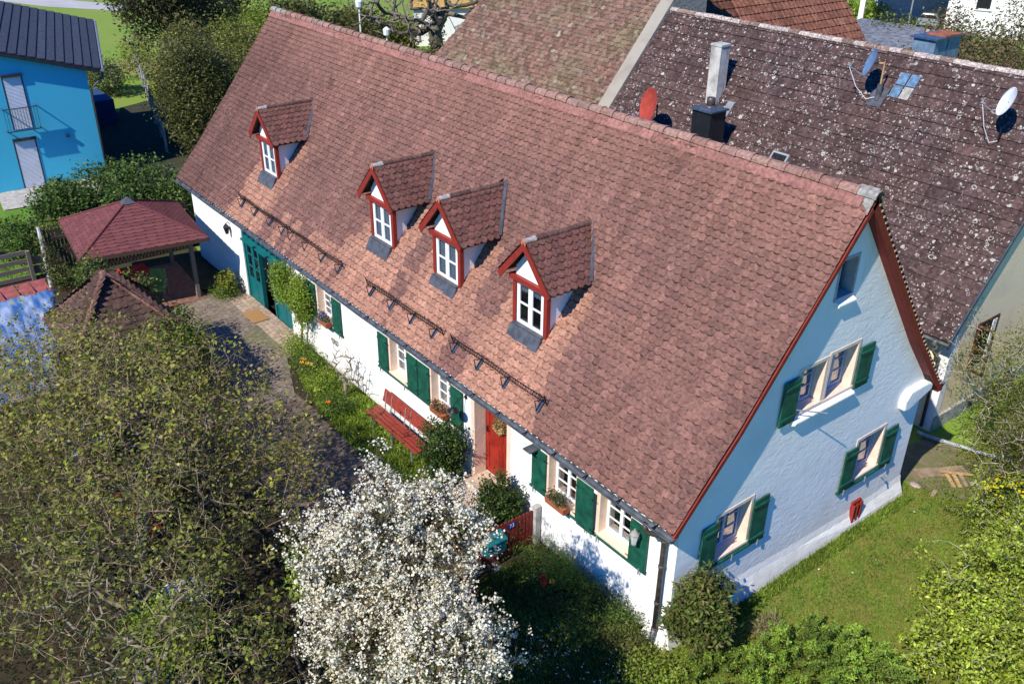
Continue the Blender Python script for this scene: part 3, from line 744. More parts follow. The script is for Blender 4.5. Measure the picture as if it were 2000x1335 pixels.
# ---- snow guards
def guard(x0, x1, nb):
    g = MB(); s2 = (4.62-3.03)/(1.0+0.40)
    y = 0.02; z = 3.03+(y+0.40)*s2+0.06
    up_ = Vector((0, -0.3, 1)).normalized()
    def pt(x, h): return Vector((x, y, z))+up_*h+Vector((0, 0, 0.012*math.sin(x*3)))
    for h in (0.035, 0.20): g.tube([pt(x0+(x1-x0)*i/8, h) for i in range(9)], 0.012, 5)
    n = int((x1-x0)/0.085)
    for i in range(n):
        a = x0+(x1-x0)*i/n; b = x0+(x1-x0)*(i+1)/n
        g.tube([pt(a, 0.035), pt((a+b)/2, 0.20), pt(b, 0.035)], 0.0055, 4, cap=False)
    for e_ in (x0, x1): g.beam(pt(e_, 0.0), pt(e_, 0.26), 0.02, 0.02)
    o = g.build('snow_guard', [M_iron], house)
    for i in range(nb):
        x = x0+0.22+(x1-x0-0.44)*i/(nb-1)+random.uniform(-0.1, 0.1)
        b = MB(); b.m = 1
        d2 = Vector((0, 1.40, 1.59)).normalized(); nn = Vector((0, -d2.z, d2.y)); base = Vector((x, y, z-0.06))
        k = 9; w = 0.05
        pl = [base+d2*0.10+Vector((w, 0, 0)), base+d2*0.10-Vector((w, 0, 0))]
        for j in range(k+1):
            a = math.pi*j/k; pl.append(base-d2*(0.13+0.06*math.sin(a))+Vector((-w*math.cos(a), 0, 0)))
        pl = [p+nn*0.065 for p in pl]
        b.add(pl+[p-nn*0.02 for p in pl], [tuple(range(len(pl)-1, -1, -1)), tuple(range(len(pl)))])
        b.m = 0
        b.beam(base-d2*0.16+nn*0.07, base+nn*0.28, 0.014, 0.016); b.beam(base+d2*0.1+nn*0.05, base+nn*0.28, 0.014, 0.016); b.beam(base-d2*0.16+nn*0.07, base+d2*0.12+nn*0.075, 0.02, 0.02)
        b.build('bracket', [M_iron, M_bluezinc], o)
    return o
guard(-18.95, -15.55, 4); guard(-15.35, -12.25, 4); guard(-10.98, -7.52, 4); guard(-7.12, -3.78, 4)
# ================================================================ NEIGHBOURING BARN HOUSE
def lichen_mat():
    m = mat('lichened_concrete_tile', (0.070, 0.047, 0.043), 0.9, var=0.35, scale=9, bump=0.004, bscale=40, attr=True, spec=0.15)
    n = m.node_tree.nodes; l = m.node_tree.links; b = n['Principled BSDF']
    src = b.inputs['Base Color'].links[0].from_socket
    tc = [x for x in n if x.type == 'TEX_COORD'][0]
    out = src
    for sc, lo, rr, seed in ((3.6, 0.35, 0.17, 0), (5.6, 0.25, 0.20, 7), (12.0, 0.25, 0.26, 3)):
        nz = n.new('ShaderNodeTexNoise'); nz.inputs['Scale'].default_value = 14; l.new(tc.outputs['Object'], nz.inputs['Vector'])
        ad = n.new('ShaderNodeVectorMath'); ad.operation = 'MULTIPLY_ADD'; ad.inputs[1].default_value = (0.10, 0.10, 0.10); l.new(nz.outputs['Color'], ad.inputs[0]); l.new(tc.outputs['Object'], ad.inputs[2])
        of = n.new('ShaderNodeVectorMath'); of.operation = 'ADD'; of.inputs[1].default_value = (seed, seed*1.7, 0); l.new(ad.outputs[0], of.inputs[0])
        v = n.new('ShaderNodeTexVoronoi'); v.inputs['Scale'].default_value = sc; l.new(of.outputs[0], v.inputs['Vector'])
        sp = n.new('ShaderNodeSeparateColor'); l.new(v.outputs['Color'], sp.inputs[0])
        def M_(op, a, b_=None, c_=None):
            x = n.new('ShaderNodeMath'); x.operation = op
            for k, q in enumerate((a, b_, c_)):
                if q is None: continue
                if isinstance(q, (int, float)): x.inputs[k].default_value = q
                else: l.new(q, x.inputs[k])
            return x.outputs[0]
        r = M_('MULTIPLY_ADD', sp.outputs[0], rr, 0.05)
        d = M_('SUBTRACT', v.outputs['Distance'], r); ad_ = M_('ABSOLUTE', d)
        ring = M_('LESS_THAN', ad_, 0.035 if sc < 9 else 0.05)
        disc = M_('MULTIPLY', M_('LESS_THAN', v.outputs['Distance'], M_('MULTIPLY', r, 1.0)), M_('GREATER_THAN', sp.outputs[2], 0.75))
        on = M_('GREATER_THAN', sp.outputs[1], lo)
        n2 = n.new('ShaderNodeTexNoise'); n2.inputs['Scale'].default_value = 45; l.new(tc.outputs['Object'], n2.inputs['Vector'])
        brk = M_('MULTIPLY_ADD', n2.outputs['Fac'], 1.6, -0.15)
        n5 = n.new('ShaderNodeTexNoise'); n5.inputs['Scale'].default_value = 0.9; n5.inputs['Detail'].default_value = 3; l.new(of.outputs[0], n5.inputs['Vector'])
        pat = n.new('ShaderNodeMapRange'); pat.inputs['From Min'].default_value = 0.36; pat.inputs['From Max'].default_value = 0.50; l.new(n5.outputs['Fac'], pat.inputs['Value'])
        f = M_('MULTIPLY', M_('MULTIPLY', M_('MULTIPLY', M_('MAXIMUM', ring, disc), on), brk), pat.outputs[0])
        mx = n.new('ShaderNodeMix'); mx.data_type = 'RGBA'; l.new(f, mx.inputs['Factor']); l.new(out, mx.inputs['A'])
        mx.inputs['B'].default_value = (0.56, 0.55, 0.50, 1); out = mx.outputs['Result']
    l.new(out, b.inputs['Base Color']); return m
M_lichen = lichen_mat()
M_pan = mat('pantile', (1, 1, 1), 0.9, var=0.35, scale=8, bump=0.004, bscale=40, attr=True, spec=0.15)

def pan_rows(mb, O, ud, vd, ulen, vlen, tw, th, colfn, amp=0.028, keep=None, step=0.045):
    O = Vector(O); ud = Vector(ud).normalized(); vd = Vector(vd).normalized(); nn = ud.cross(vd)
    if nn.z < 0: nn = -nn
    nr = int(math.ceil(vlen/th)); nc = int(math.ceil(ulen/tw))
    prof = [0, 0.55, 1, 0.55, 0, 0.25]
    for i in range(nr):
        for j in range(nc):
            u0 = j*tw; u1 = min((j+1)*tw, ulen); v0 = i*th; v1 = min((i+1)*th+0.03, vlen)
            if keep and not keep(O+ud*((u0+u1)/2)+vd*v0): continue
            jz = random.uniform(-0.006, 0.006); k = len(mb.v); c = colfn(u0, v0); m = 6
            for (v_, h_) in ((v0, step+jz), (v1, 0.008)):
                for q in range(m+1):
                    mb.v.append(tuple(O+ud*(u0+(u1-u0)*q/m)+vd*v_+nn*(h_+amp*prof[q % 6])))
            for q in range(m+1): mb.v.append(tuple(O+ud*(u0+(u1-u0)*q/m)+vd*(v0+0.004)+nn*0.0))
            for q in range(m):
                mb.f.append((k+q, k+q+1, k+m+2+q, k+m+1+q)); mb.fm.append(0); mb.fc.append(c)
                mb.f.append((k+q+1, k+q, k+2*m+2+q, k+2*m+3+q)); mb.fm.append(0); mb.fc.append(tuple(x*0.35 for x in c))

nb = thing('neighbour_house', 'cream rendered house with a dark brown tiled roof covered in white lichen rings', 'house', (-8.2, 15.3, 0))
NX0, NX1 = -15.5, -0.95
SL = 1.19
b = MB(); b.prism([(NX0, y, z) for y, z in ((11.0, -0.2), (19.6, -0.2), (19.6, 3.05), (15.3, 8.1), (11.0, 3.0))], (NX1-NX0, 0, 0))
M_cream = plaster('cream_render', (0.92, 0.72, 0.46), (0.72, 0.58, 0.40), 0.006)
b.build('wall', [M_cream], nb)
q = MB()
q.prism([(NX1-0.3, 10.985, -0.1), (NX1-0.3, 10.985, 2.9), (NX1+0.012, 10.985, 2.9), (NX1+0.012, 10.985, -0.1)], (0, 0.28, 0)); q.build('corner_quoin', [M_white], nb)
q = MB(); q.prism([(NX1, 10.99, -0.1), (NX1+0.05, 10.99, -0.1), (NX1+0.05, 10.99, 0.42), (NX1, 10.99, 0.45)], (0, 8.6, 0)); q.build('plinth', [M_concrete], nb)
vo = MB(); vo.box(NX1+0.05, 12.78, 0.08, NX1+0.056, 13.05, 0.32); vo.build('cellar_opening', [M_dark], nb)
r = MB(); vdir = Vector((0, 1, SL)).normalized(); vl = math.hypot(4.75, 4.75*SL)
def ncol(u, v):
    f = 0.75+0.5*random.random(); g = 0.5+0.5*n3(u*0.6, v*0.6, 4)
    return (f*(0.9+0.3*g), f*(0.9+0.15*g), f)
pan_rows(r, (NX0, 10.62, 2.83), (1, 0, 0), vdir, NX1+0.07-NX0, vl-0.05, 0.30, 0.34, ncol)
pan_rows(r, (NX0, 20.0, 2.83), (1, 0, 0), (0, -1, SL), NX1+0.07-NX0, vl-0.05, 0.30, 0.34, ncol)
r.m = 1
r.prism([(NX0, 10.60, 2.78), (NX0, 15.33, 8.38), (NX0, 20.05, 2.78), (NX0, 20.0, 2.66), (NX0, 15.33, 8.2), (NX0, 10.66, 2.66)], (NX1+0.05-NX0, 0, 0))
nroof = r.build('roof', [M_lichen, M_soil], nb)
rc = MB(); ridge_tiles(rc, (NX0, 15.34, 8.43), (NX1+0.08, 15.34, 8.43), 0.12, 37, lambda i: tuple(np.array((0.10, 0.07, 0.06))*(1+1.0*random.random())+(0.14 if random.random() > 0.4 else 0)))
rc.build('ridge_cap', [mat('lichened_ridge', (1, 1, 1), 0.9, scale=16, attr=True, col2=(2.4, 2.4, 2.1), ramp=(0.46, 0.68))], nroof)
vb = MB(); vb.prism([(NX1+0.06, 10.60, 2.80), (NX1+0.06, 15.33, 8.42), (NX1+0.06, 15.33, 8.24), (NX1+0.06, 10.60, 2.62)], (0.03, 0, 0)); vb.build('bargeboard', [M_bluezinc], nb)
gt = MB(); gutter(gt, -9.0, NX1+0.1, 10.53, 2.82, 0.07); gt.m = 0; gt.build('gutter', [M_zinc], nb)
dp = MB(); dp.tube([(-1.18, 10.53, 2.74), (-1.18, 10.53, 2.52), (-1.16, 10.70, 2.32), (-1.16, 10.90, 2.2), (-1.16, 10.92, 0.10)], 0.045, 10); dp.lathe([(0.05, 2.62), (0.075, 2.70), (0.075, 2.82), (0.05, 2.83)], -1.18, 10.53, 10)
dp.build('downpipe', [M_zinc], nb, smooth=True)
# gable window with an open brown casement and white sash
w = MB(); w.box(NX1-0.02, 12.15, 1.50, NX1+0.02, 12.21, 2.85); w.box(NX1-0.02, 13.20, 1.50, NX1+0.02, 13.26, 2.85); w.box(NX1-0.02, 12.21, 2.79, NX1+0.02, 13.20, 2.85); w.box(NX1-0.02, 12.21, 1.50, NX1+0.02, 13.20, 1.56)
w.box(NX1-0.02, 12.66, 1.56, NX1+0.018, 12.71, 2.79)
w.m = 1; w.box(NX1, 12.22, 1.57, NX1+0.012, 13.19, 2.78)
w.m = 0
M = Matrix.Translation((NX1+0.02, 12.16, 1.5)) @ Matrix.Rotation(R(-8), 4, 'Z')
for (a_, c_, b_, d_) in ((0, 0, 0.05, 1.34), (0.40, 0, 0.45, 1.34), (0.05, 0, 0.40, 0.06), (0.05, 1.28, 0.40, 1.34), (0.05, 0.64, 0.40, 0.68)):
    k = len(w.v); w.box(a_, 0, c_, b_, 0.04, d_)
    w.v[k:] = [tuple(M @ Vector(p)) for p in w.v[k:]]
w.m = 2; w.box(NX1+0.013, 12.95, 1.60, NX1+0.03, 13.15, 2.75)
w.build('window', [mat('dark_brown_stain', (0.09, 0.035, 0.025), 0.7), M_dark, M_wframe], nb)
# chimneys
ch = MB(); ch.box(-11.80, 13.35, 5.4, -11.38, 13.77, 8.05); ch.box(-11.82, 13.33, 7.98, -11.36, 13.79, 8.04)
ch.build('chimney', [mat('stained_concrete_chimney', (0.56, 0.55, 0.50), 0.95, scale=2.5, col2=(0.22, 0.21, 0.19), ramp=(0.40, 0.72), bump=0.008)], nb)
ch = MB(); M_blk = mat('black_cladding', (0.020, 0.024, 0.030), 0.45, var=0.2, scale=3, metal=0.3)
ch.box(-10.80, 11.62, 3.6, -10.06, 12.34, 6.42)
c2 = ch.build('chimney', [M_blk], nb, bevel=0.01)
cc = MB(); cc.box(-10.86, 11.56, 6.42, -10.0, 12.40, 6.47); cc.prism([(-10.80, 11.62, 6.47), (-10.06, 11.62, 6.47), (-10.15, 11.7, 6.52), (-10.7, 11.7, 6.52)], (0, 0.6, 0))
cc.build('cap', [M_bluezinc], c2)
cc = MB(); cc.lathe([(0.13, 6.5), (0.13, 6.78), (0.115, 6.79), (0.112, 6.55)], -10.43, 12.0, 20); cc.lathe([(0.24, 6.49), (0.15, 6.56), (0.14, 6.56)], -10.43, 12.0, 20); cc.build('flue', [mat('brown_steel_flue', (0.12, 0.10, 0.09), 0.4, metal=0.5)], c2, smooth=True)
# clad box chimney on the rear slope
ch = MB(); ch.box(-6.68, 16.3, 5.5, -5.98, 17.7, 8.70)
ch.m = 1; ch.box(-5.978, 16.98, 6.0, -5.965, 17.01, 8.70)
c3 = ch.build('chimney', [mat('blue_grey_sheet_cladding', (0.16, 0.24, 0.32), 0.5, var=0.2, metal=0.2), M_bluezinc], nb, bevel=0.01)
cc = MB(); cc.box(-6.76, 16.22, 8.70, -5.90, 17.78, 8.75); cc.build('cap', [M_bluezinc], c3)
cc = MB(); cc.box(-6.60, 16.75, 8.752, -5.95, 17.72, 8.78); cc.lathe([(0.05, 8.78), (0.05, 8.84)], -6.25, 17.3, 8); cc.build('rusty_lid', [mat('rust', (0.30, 0.10, 0.05), 0.9, var=0.4, scale=6)], c3)
# roof light, glass tiles, corrugated sheets
def on_roof(x, y, h=0.09): return Vector((x, y, 2.83+(y-10.62)*SL+h))
def roof_patch(name, x0, x1, y0, y1, material, parent, h=0.10, th=0.03, rib=False):
    m = MB(); nn = Vector((0, -SL, 1)).normalized()
    n = 12 if rib else 1
    for i in range(n):
        a = x0+(x1-x0)*i/n; c = x0+(x1-x0)*(i+1)/n; e = 0.018 if (rib and i % 2) else 0
        P = [on_roof(a, y0)-nn*0.03, on_roof(c, y0)-nn*0.03, on_roof(c, y1)-nn*0.03, on_roof(a, y1)-nn*0.03]; Q = [p+nn*(th+e) for p in P]
        m.add(P+Q, [(0, 3, 2, 1), (4, 5, 6, 7), (0, 1, 5, 4), (1, 2, 6, 5), (2, 3, 7, 6), (3, 0, 4, 7)])
    return m.build(name, [material], parent)
M_clear = mat('blue_clear_tile', (0.13, 0.22, 0.33), 0.15, var=0.35, scale=9, spec=0.8)
for a, c, y0, y1, mm in ((-6.0, -5.72, 14.62, 14.86, M_clear), (-5.68, -5.40, 14.62, 14.86, M_clear), (-6.0, -5.72, 14.36, 14.60, M_clear), (-5.68, -5.40, 14.36, 14.60, M_concrete)):
    roof_patch('glass_tile', a, c, y0, y1, mm, nroof, th=0.045, rib=True)
rl = roof_patch('roof_light', -8.40, -7.80, 12.46, 12.76, M_lightmetal, nroof, th=0.09)
roof_patch('roof_light_pane', -8.34, -7.86, 12.50, 12.72, M_dark, nroof, th=0.105)
roof_patch('metal_sheet', -9.98, -9.3, 11.9, 12.35, M_lightmetal, nroof, th=0.05, rib=True)
roof_patch('metal_sheet', -10.95, -10.68, 13.15, 13.5, M_lightmetal, nroof, th=0.06, rib=True)

# satellite dishes
def dish(name, label, base, centre, aim, r, material, polemat, armlen=0.55):
    t = thing(name, label, 'satellite dish', base)
    aim = Vector(aim).normalized(); c = Vector(centre)
    Mx = aim.to_track_quat('Z', 'Y').to_matrix().to_4x4(); Mx.translation = c
    m = MB(); m.lathe([(0.02, 0.0), (r*0.35, r*0.02), (r*0.7, r*0.09), (r*0.95, r*0.17), (r, r*0.20), (r*0.99, r*0.18), (r*0.7, r*0.06), (r*0.3, -0.01), (0.02, -0.02)], 0, 0, 28, M=Mx)
    m.build('reflector', [material], t, smooth=True)
    p = MB(); b_ = Vector(base); p.tube([b_, Vector((b_.x, b_.y, c.z+0.05))], 0.024, 8); p.tube([Vector((b_.x, b_.y, c.z)), c-aim*0.02], 0.03, 8)
    p.build('mast', [polemat], t)
    lo = c+Mx.to_3x3() @ Vector((0, -r, r*0.18)); foc = c+aim*armlen+Mx.to_3x3() @ Vector((0, -r*0.75, 0))
    a = MB(); a.tube([lo-aim*0.03, foc], 0.012, 6); a.build('feed_arm', [M_lightmetal], t)
    l_ = MB(); l_.tube([foc-aim*0.06+Vector((0, 0, 0.02)), foc+aim*0.05+Vector((0, 0, 0.02))], 0.028, 8); l_.tube([foc+Vector((0, 0, 0.03)), foc+Vector((0, 0, 0.1))], 0.02, 6); l_.build('receiver', [M_lightmetal], t)
    cbm = MB(); cbm.tube([foc, foc.lerp(b_, 0.3)+Vector((0, 0, -0.28)), foc.lerp(b_, 0.65)+Vector((0, 0, -0.3)), b_+Vector((0, 0, 0.12))], 0.010, 5); cbm.build('cable', [M_wframe if material != M_terr else M_iron], t)
    return t
AIM = (-0.58, -0.62, 0.45)
dish('satellite_dish', 'red oval satellite dish beside the black chimney', on_roof(-12.60, 11.95, 0.0), (-12.70, 11.75, 6.08), (-0.30, -0.75, 0.22), 0.58, mat('red_dish_paint', (0.36, 0.055, 0.035), 0.6), M_iron, 0.5)
dish('satellite_dish', 'blue grey satellite dish on an ochre mast near the ridge of the lichened roof', on_roof(-6.27, 14.3, 0.0), (-6.5, 14.05, 8.25), (-0.62, -0.6, 0.3), 0.40, mat('blue_grey_dish', (0.12, 0.20, 0.34), 0.5), M_newwood)
dish('satellite_dish', 'white satellite dish nearest the verge of the lichened roof', on_roof(-2.50, 14.0, 0.0), (-2.42, 13.85, 8.0), (-0.62, -0.6, 0.35), 0.38, mat('white_dish', (0.7, 0.74, 0.76), 0.5), M_iron)
fl = MB(); fl.lathe([(0.12, 0), (0.09, 0.15), (0.075, 0.45)], 0, 0, 12, M=Matrix.Translation(on_roof(-6.27, 14.3, 0.02))); nn_ = Vector((0, -SL, 1)).normalized()
fl.prism([on_roof(-6.5, 14.1, 0.10), on_roof(-6.04, 14.1, 0.10), on_roof(-6.04, 14.5, 0.10), on_roof(-6.5, 14.5, 0.10)], nn_*0.02); fl.build('mast_flashing', [M_lead], nroof)
ld = MB(); pA = on_roof(-13.9, 11.9, 0.1); ld.box(pA.x-0.1, pA.y-0.08, pA.z-0.1, pA.x+0.1, pA.y+0.08, pA.z+0.12); ld.tube([pA, pA+Vector((0.2, 0.1, 0.3))], 0.02, 6); ld.build('vent_pipe', [M_wframe], nroof)

# ---- mossy barn with the fire wall
ba = thing('barn', 'old barn with a mossy brown clay tile roof behind the farmhouse', 'barn', (-21, 16.8, 0))
def mz(y): return 2.83+(y-10.62)*SL+0.02
w = MB(); w.prism([(-26.0, y, z) for y, z in ((11.0, -0.2), (17.0, -0.2), (17.0, 9.9), (16.8, 9.95), (11.0, 3.1))], (9.95, 0, 0)); w.build('wall', [M_concrete], ba)
rr = MB()
def mcol(u, v):
    g = 0.5+0.5*n3(u*0.5, v*0.5, 8); h = 0.5+0.5*n3(u*2.3, v*2.3, 1); f = random.random()
    tile = np.array((0.20, 0.115, 0.085)); moss = np.array((0.175, 0.14, 0.08)); grey = np.array((0.21, 0.165, 0.12))
    k = min(1, max(0, (g-0.45)*2.4)); c = tile*(1-k)+moss*k
    if h > 0.6: c = c*0.55+grey*0.45
    if f > 0.975: c = np.array((0.26, 0.24, 0.16))
    return tuple(c*(0.56+0.64*random.random()))
vl2 = math.hypot(6.3, 6.3*SL)
pm_ = path_from([(0, 10.62, mz(10.62)), (0, 16.92, mz(16.92))])
def mkeep(u, v):
    x = -27.6+u; y = 10.62+v/math.hypot(1, SL); return x > -27.55+(y-10.62)*0.44
tile_rows(rr, pm_, 27.6-15.95, -27.6, (1, 0, 0), 0.19, 0.165, 0.34, mcol, keep=mkeep, jit=0.012, lift=0.025)
rr.m = 2; rr.add([(-27.55, 10.66, mz(10.62)-0.02), (-16.0, 10.66, mz(10.62)-0.02), (-16.0, 16.92, mz(16.92)-0.02), (-24.8, 16.92, mz(16.92)-0.02)], [(0, 1, 2, 3)])
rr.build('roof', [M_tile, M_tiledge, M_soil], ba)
fwm = MB(); tz = lambda y: mz(y)+0.24
P = [(-16.02, 10.75, -0.2), (-16.02, 10.75, tz(10.75)), (-16.02, 16.92, tz(16.92)), (-16.02, 17.15, tz(16.92)-0.2), (-16.02, 17.15, -0.2)]
fwm.prism(P, (0.56, 0, 0))
tag(fwm.build('fire_wall', [plaster('old_grey_lime', (0.33, 0.30, 0.25), (0.20, 0.18, 0.15), 0.03)], ba), 'pale plastered parapet wall rising above the mossy roof')

# ---- house with red pantiles behind the ridge
hb = thing('house', 'house behind the lichened ridge with a reddish brown pantiled slope', 'house', (-17, 22.5, 0))
w = MB(); w.prism([(x, 17.7, z) for x, z in ((-24.5, -0.2), (-12.0, -0.2), (-12.0, 2.6), (-18.2, 9.6), (-24.5, 2.6))], (0, 9.6, 0)); w.build('wall', [M_concrete], hb)
rr = MB()
def r3(u, v):
    g = 0.5+0.5*n3(u*0.7, v*0.4, 2); c = np.array((0.25, 0.105, 0.068))*(1-0.45*g)
    if random.random() > 0.93: c = c*np.array((1.3, 1.5, 1.3))
    if u < 2.5 and v > 3: c = c*0.6
    return tuple(c*(0.8+0.4*random.random()))
z0 = 7.75-1.15*(-11.9+16.5)
pan_rows(rr, (-11.9, 17.6, z0), (0, 1, 0), (-1, 0, 1.15), 9.8, math.hypot(6.3, 6.3*1.15), 0.26, 0.36, r3)
pan_rows(rr, (-24.5, 17.6, z0), (0, 1, 0), (1, 0, 1.15), 9.8, math.hypot(6.3, 6.3*1.15), 0.26, 0.36, r3)
rr.build('roof', [M_pan], hb)

# ---- grey low roof and white house far right
sh = thing('shed', 'low grey slate roofed shed behind the lichened roof', 'shed', (-25.5, 47, 0))
m = MB(); m.prism([(-29.7, 50.0, 2.9), (-25.0, 50.2, 2.9), (-22.5, 45.2, 2.6), (-24.0, 42.8, 2.5), (-29.0, 43.5, 2.7)], (0, 0, 0.14)); m.build('roof', [mat('grey_slate', (0.16, 0.17, 0.18), 0.8, var=0.4, scale=3, bump=0.03, bscale=8)], sh)
m = MB(); m.prism([(-29.0, 49.2, 0), (-25.3, 49.4, 0), (-23.0, 45.2, 0), (-24.2, 43.4, 0), (-28.4, 44.0, 0)], (0, 0, 2.55)); m.build('wall', [M_concrete], sh)
wh = thing('white_house', 'white house with an open garage bay at the upper right', 'house', (-33, 72, 0))
m = MB()
d_ = Vector((10.8, 4.6, 0)).normalized(); n_ = Vector((-d_.y, d_.x, 0)); A = Vector((-32.2, 66.0, 0))
def wb(mb, s0, s1, t0, t1, z0, z1):
    P = [A+d_*s0+n_*t0, A+d_*s1+n_*t0, A+d_*s1+n_*t1, A+d_*s0+n_*t1]; mb.prism([(p.x, p.y, z0) for p in P], (0, 0, z1-z0))
wb(m, 0, 9, 0, 7, -0.1, 5.5); m.build('wall', [M_white], wh)
m = MB(); wb(m, 2.1, 3.1, -0.05, 0.0, 2.2, 3.6); m.build('window', [M_dark], wh)
m = MB(); wb(m, 1.95, 3.25, -0.12, -0.06, 2.05, 2.2); wb(m, 1.95, 2.08, -0.12, -0.06, 2.2, 3.7); wb(m, 3.12, 3.25, -0.12, -0.06, 2.2, 3.7); m.build('window_frame', [M_wframe], wh)
m = MB(); wb(m, -6.9, 0.3, -0.3, 7.3, 3.6, 3.8); m.build('carport_roof', [M_wframe], wh)
m = MB(); wb(m, -6.8, -6.4, -0.2, 0.2, 0, 3.6); m.build('carport_post', [M_wframe], wh)
m = MB(); wb(m, -6.8, 0, 6.8, 7.0, 0, 3.6); m.build('carport_wall', [mat('blue_shade_render', (0.25, 0.34, 0.45), 0.9)], wh)
pv = MB(); wb(pv, -6.4, 0.1, -2.6, 6.8, 0.004, 0.012); tag(pv.build('driveway', [mat('pinkish_paving', (0.42, 0.34, 0.30), 0.95, var=0.15, scale=2)]), kind='structure')
car = thing('parked_car', 'grey car parked in the white carport', 'car', A-d_*1.4+n_*3.4)
m = MB(); P = [(-0.9, 0.45), (-0.9, 0.9), (-0.75, 1.0), (-0.55, 1.42), (0.55, 1.42), (0.75, 1.0), (0.9, 0.9), (0.9, 0.45)]
m.prism([A-d_*1.4+n_*1.4+d_*x+Vector((0, 0, z-0.15)) for x, z in P], n_*4.0); m.build('body', [mat('grey_car_paint', (0.30, 0.32, 0.35), 0.3, metal=0.4)], car, bevel=0.08)
for sx in (-0.8, 0.8):
    for sy in (2.1, 4.7):
        m = MB(); Mx = d_.to_track_quat('Z', 'Y').to_matrix().to_4x4(); Mx.translation = A-d_*1.4+n_*sy+d_*(sx-0.1)+Vector((0, 0, 0.32)); m.lathe([(0.32, 0), (0.32, 0.2)], 0, 0, 16, M=Mx); m.build('wheel', [M_iron], car)
m = MB(); m.prism([A-d_*1.4+n_*1.37+d_*x+Vector((0, 0, z)) for x, z in ((-0.68, 0.92), (-0.5, 1.2), (0.5, 1.2), (0.68, 0.92))], n_*0.05); m.build('windscreen', [M_dark], car)
tc = MB(); tc.tube([A-d_*2.5-n_*1.8, A-d_*2.5-n_*1.8+Vector((0, 0, 3.2))], 0.06, 6); tag(tc.build('post', [M_lightmetal], loc=A-d_*2.5-n_*1.8), 'thin grey post in front of the white carport', 'post')

# ================================================================ BLUE HOUSE
bh = thing('blue_house', 'bright blue rendered house with dark flat roof tiles on the left', 'house', (-38, -5, 0))
M_blue = mat('sky_blue_render', (0.075, 0.54, 0.74), 0.9, var=0.05, scale=30, bump=0.006, bscale=50)
BX = -35.2
def bz(y): return 4.74-0.3025*(y-0.55)
m = MB(); P = [(BX, -14, -0.1), (BX, 0.08, -0.1), (BX, 0.08, bz(0.08)-0.06), (BX, -8, bz(-8)), (BX, -14, bz(-8)-2.2)]
m.prism(P, (-7.5, 0, 0)); m.build('wall', [M_blue], bh)
m = MB(); RC = Vector((-34.9, 0.62, 4.72)); RS = Vector((-0.964, 0.257, 0.065)); RE = Vector((0, -0.957, 0.29)); RN = RS.cross(RE).normalized()
if RN.z < 0: RN = -RN
m.m = 1; m.prism([RC-RN*0.03, RC+RS*9.2-RN*0.03, RC+RS*9.2+RE*8.8-RN*0.03, RC+RE*8.8-RN*0.03], -RN*0.14)
m.m = 0
for k in range(24):
    a0 = RC+RE*(k*0.37); a1 = RC+RE*(k*0.37+0.385)
    m.prism([a0+RN*0.055, a0+RS*9.2+RN*0.055, a1+RS*9.2+RN*0.01, a1+RN*0.01, a1-RN*0.03, a0-RN*0.03][0:4], -RN*0.05, c=tuple([1+0.35*(random.random()-0.5)]*3))
m.prism([(BX+0.28, -8, bz(-8)+0.12), (BX+0.28, -14.5, bz(-8)-2.3), (BX+0.28, -14.5, bz(-8)-2.4), (BX+0.28, -8, bz(-8)-0.02)], (-10.5, 0, 0))
m.build('roof', [mat('anthracite_tile', (0.045, 0.05, 0.062), 0.7, var=0.3, scale=9, attr=True, spec=0.4), mat('anthracite_fascia', (0.05, 0.05, 0.055), 0.6)], bh)
m = MB(); g0 = RC+Vector((0.02, 0.07, -0.05)); m.tube([g0, g0+RS*9.1], 0.07, 8); m.build('gutter', [M_lightmetal], bh)
m = MB(); m.tube([(BX+0.14, 0.72, 4.60), (BX+0.14, 0.70, 4.35), (BX+0.10, 0.3, 4.05), (BX+0.05, 0.13, 3.85), (BX+0.04, 0.13, 0)], 0.055, 8); m.build('downpipe', [mat('dark_pipe', (0.06, 0.06, 0.07), 0.5)], bh, smooth=True)
M_blind = mat('roller_blind', (0.72, 0.74, 0.78), 0.6, var=0.1, scale=1, stretch=(1, 1, 1))
def blind(y0, y1, z0, z1):
    f = MB(); f.box(BX, y0-0.06, z1, BX+0.10, y1+0.06, z1+0.12); f.box(BX, y0-0.05, z0, BX+0.02, y0, z1); f.box(BX, y1, z0, BX+0.02, y1+0.05, z1)
    f.m = 1; n = int((z1-z0)/0.055)
    for i in range(n):
        z = z0+(z1-z0)*i/n; f.prism([(BX+0.002, y0, z), (BX+0.018, y0, z), (BX+0.006, y0, z+(z1-z0)/n), (BX+0.002, y0, z+(z1-z0)/n)], (0, y1-y0, 0))
    f.build('shuttered_door', [mat('anthracite_frame', (0.04, 0.045, 0.055), 0.5), M_blind], bh)
blind(-3.22, -2.52, 2.62, 4.78); blind(-3.36, -2.56, 0.02, 2.12)
m = MB()
for z in (2.60, 3.55): m.box(BX+0.02, -3.56, z-0.02, BX+0.30, -3.52, z+0.02); m.box(BX+0.02, -2.24, z-0.02, BX+0.30, -2.20, z+0.02); m.box(BX+0.27, -3.56, z-0.02, BX+0.31, -2.20, z+0.02)
for k in range(13): y = -3.52+1.28*k/12; m.box(BX+0.28, y-0.008, 2.6, BX+0.30, y+0.008, 3.55)
m.build('balcony_rail', [M_bluezinc], bh)
m = MB(); m.box(BX, -1.28, 1.98, BX+0.12, -1.14, 2.08); m.box(BX, -2.40, 0.18, BX+0.08, -2.28, 0.26); m.build('wall_socket', [mat('anthracite_frame', (0.04, 0.045, 0.055), 0.5)], bh)
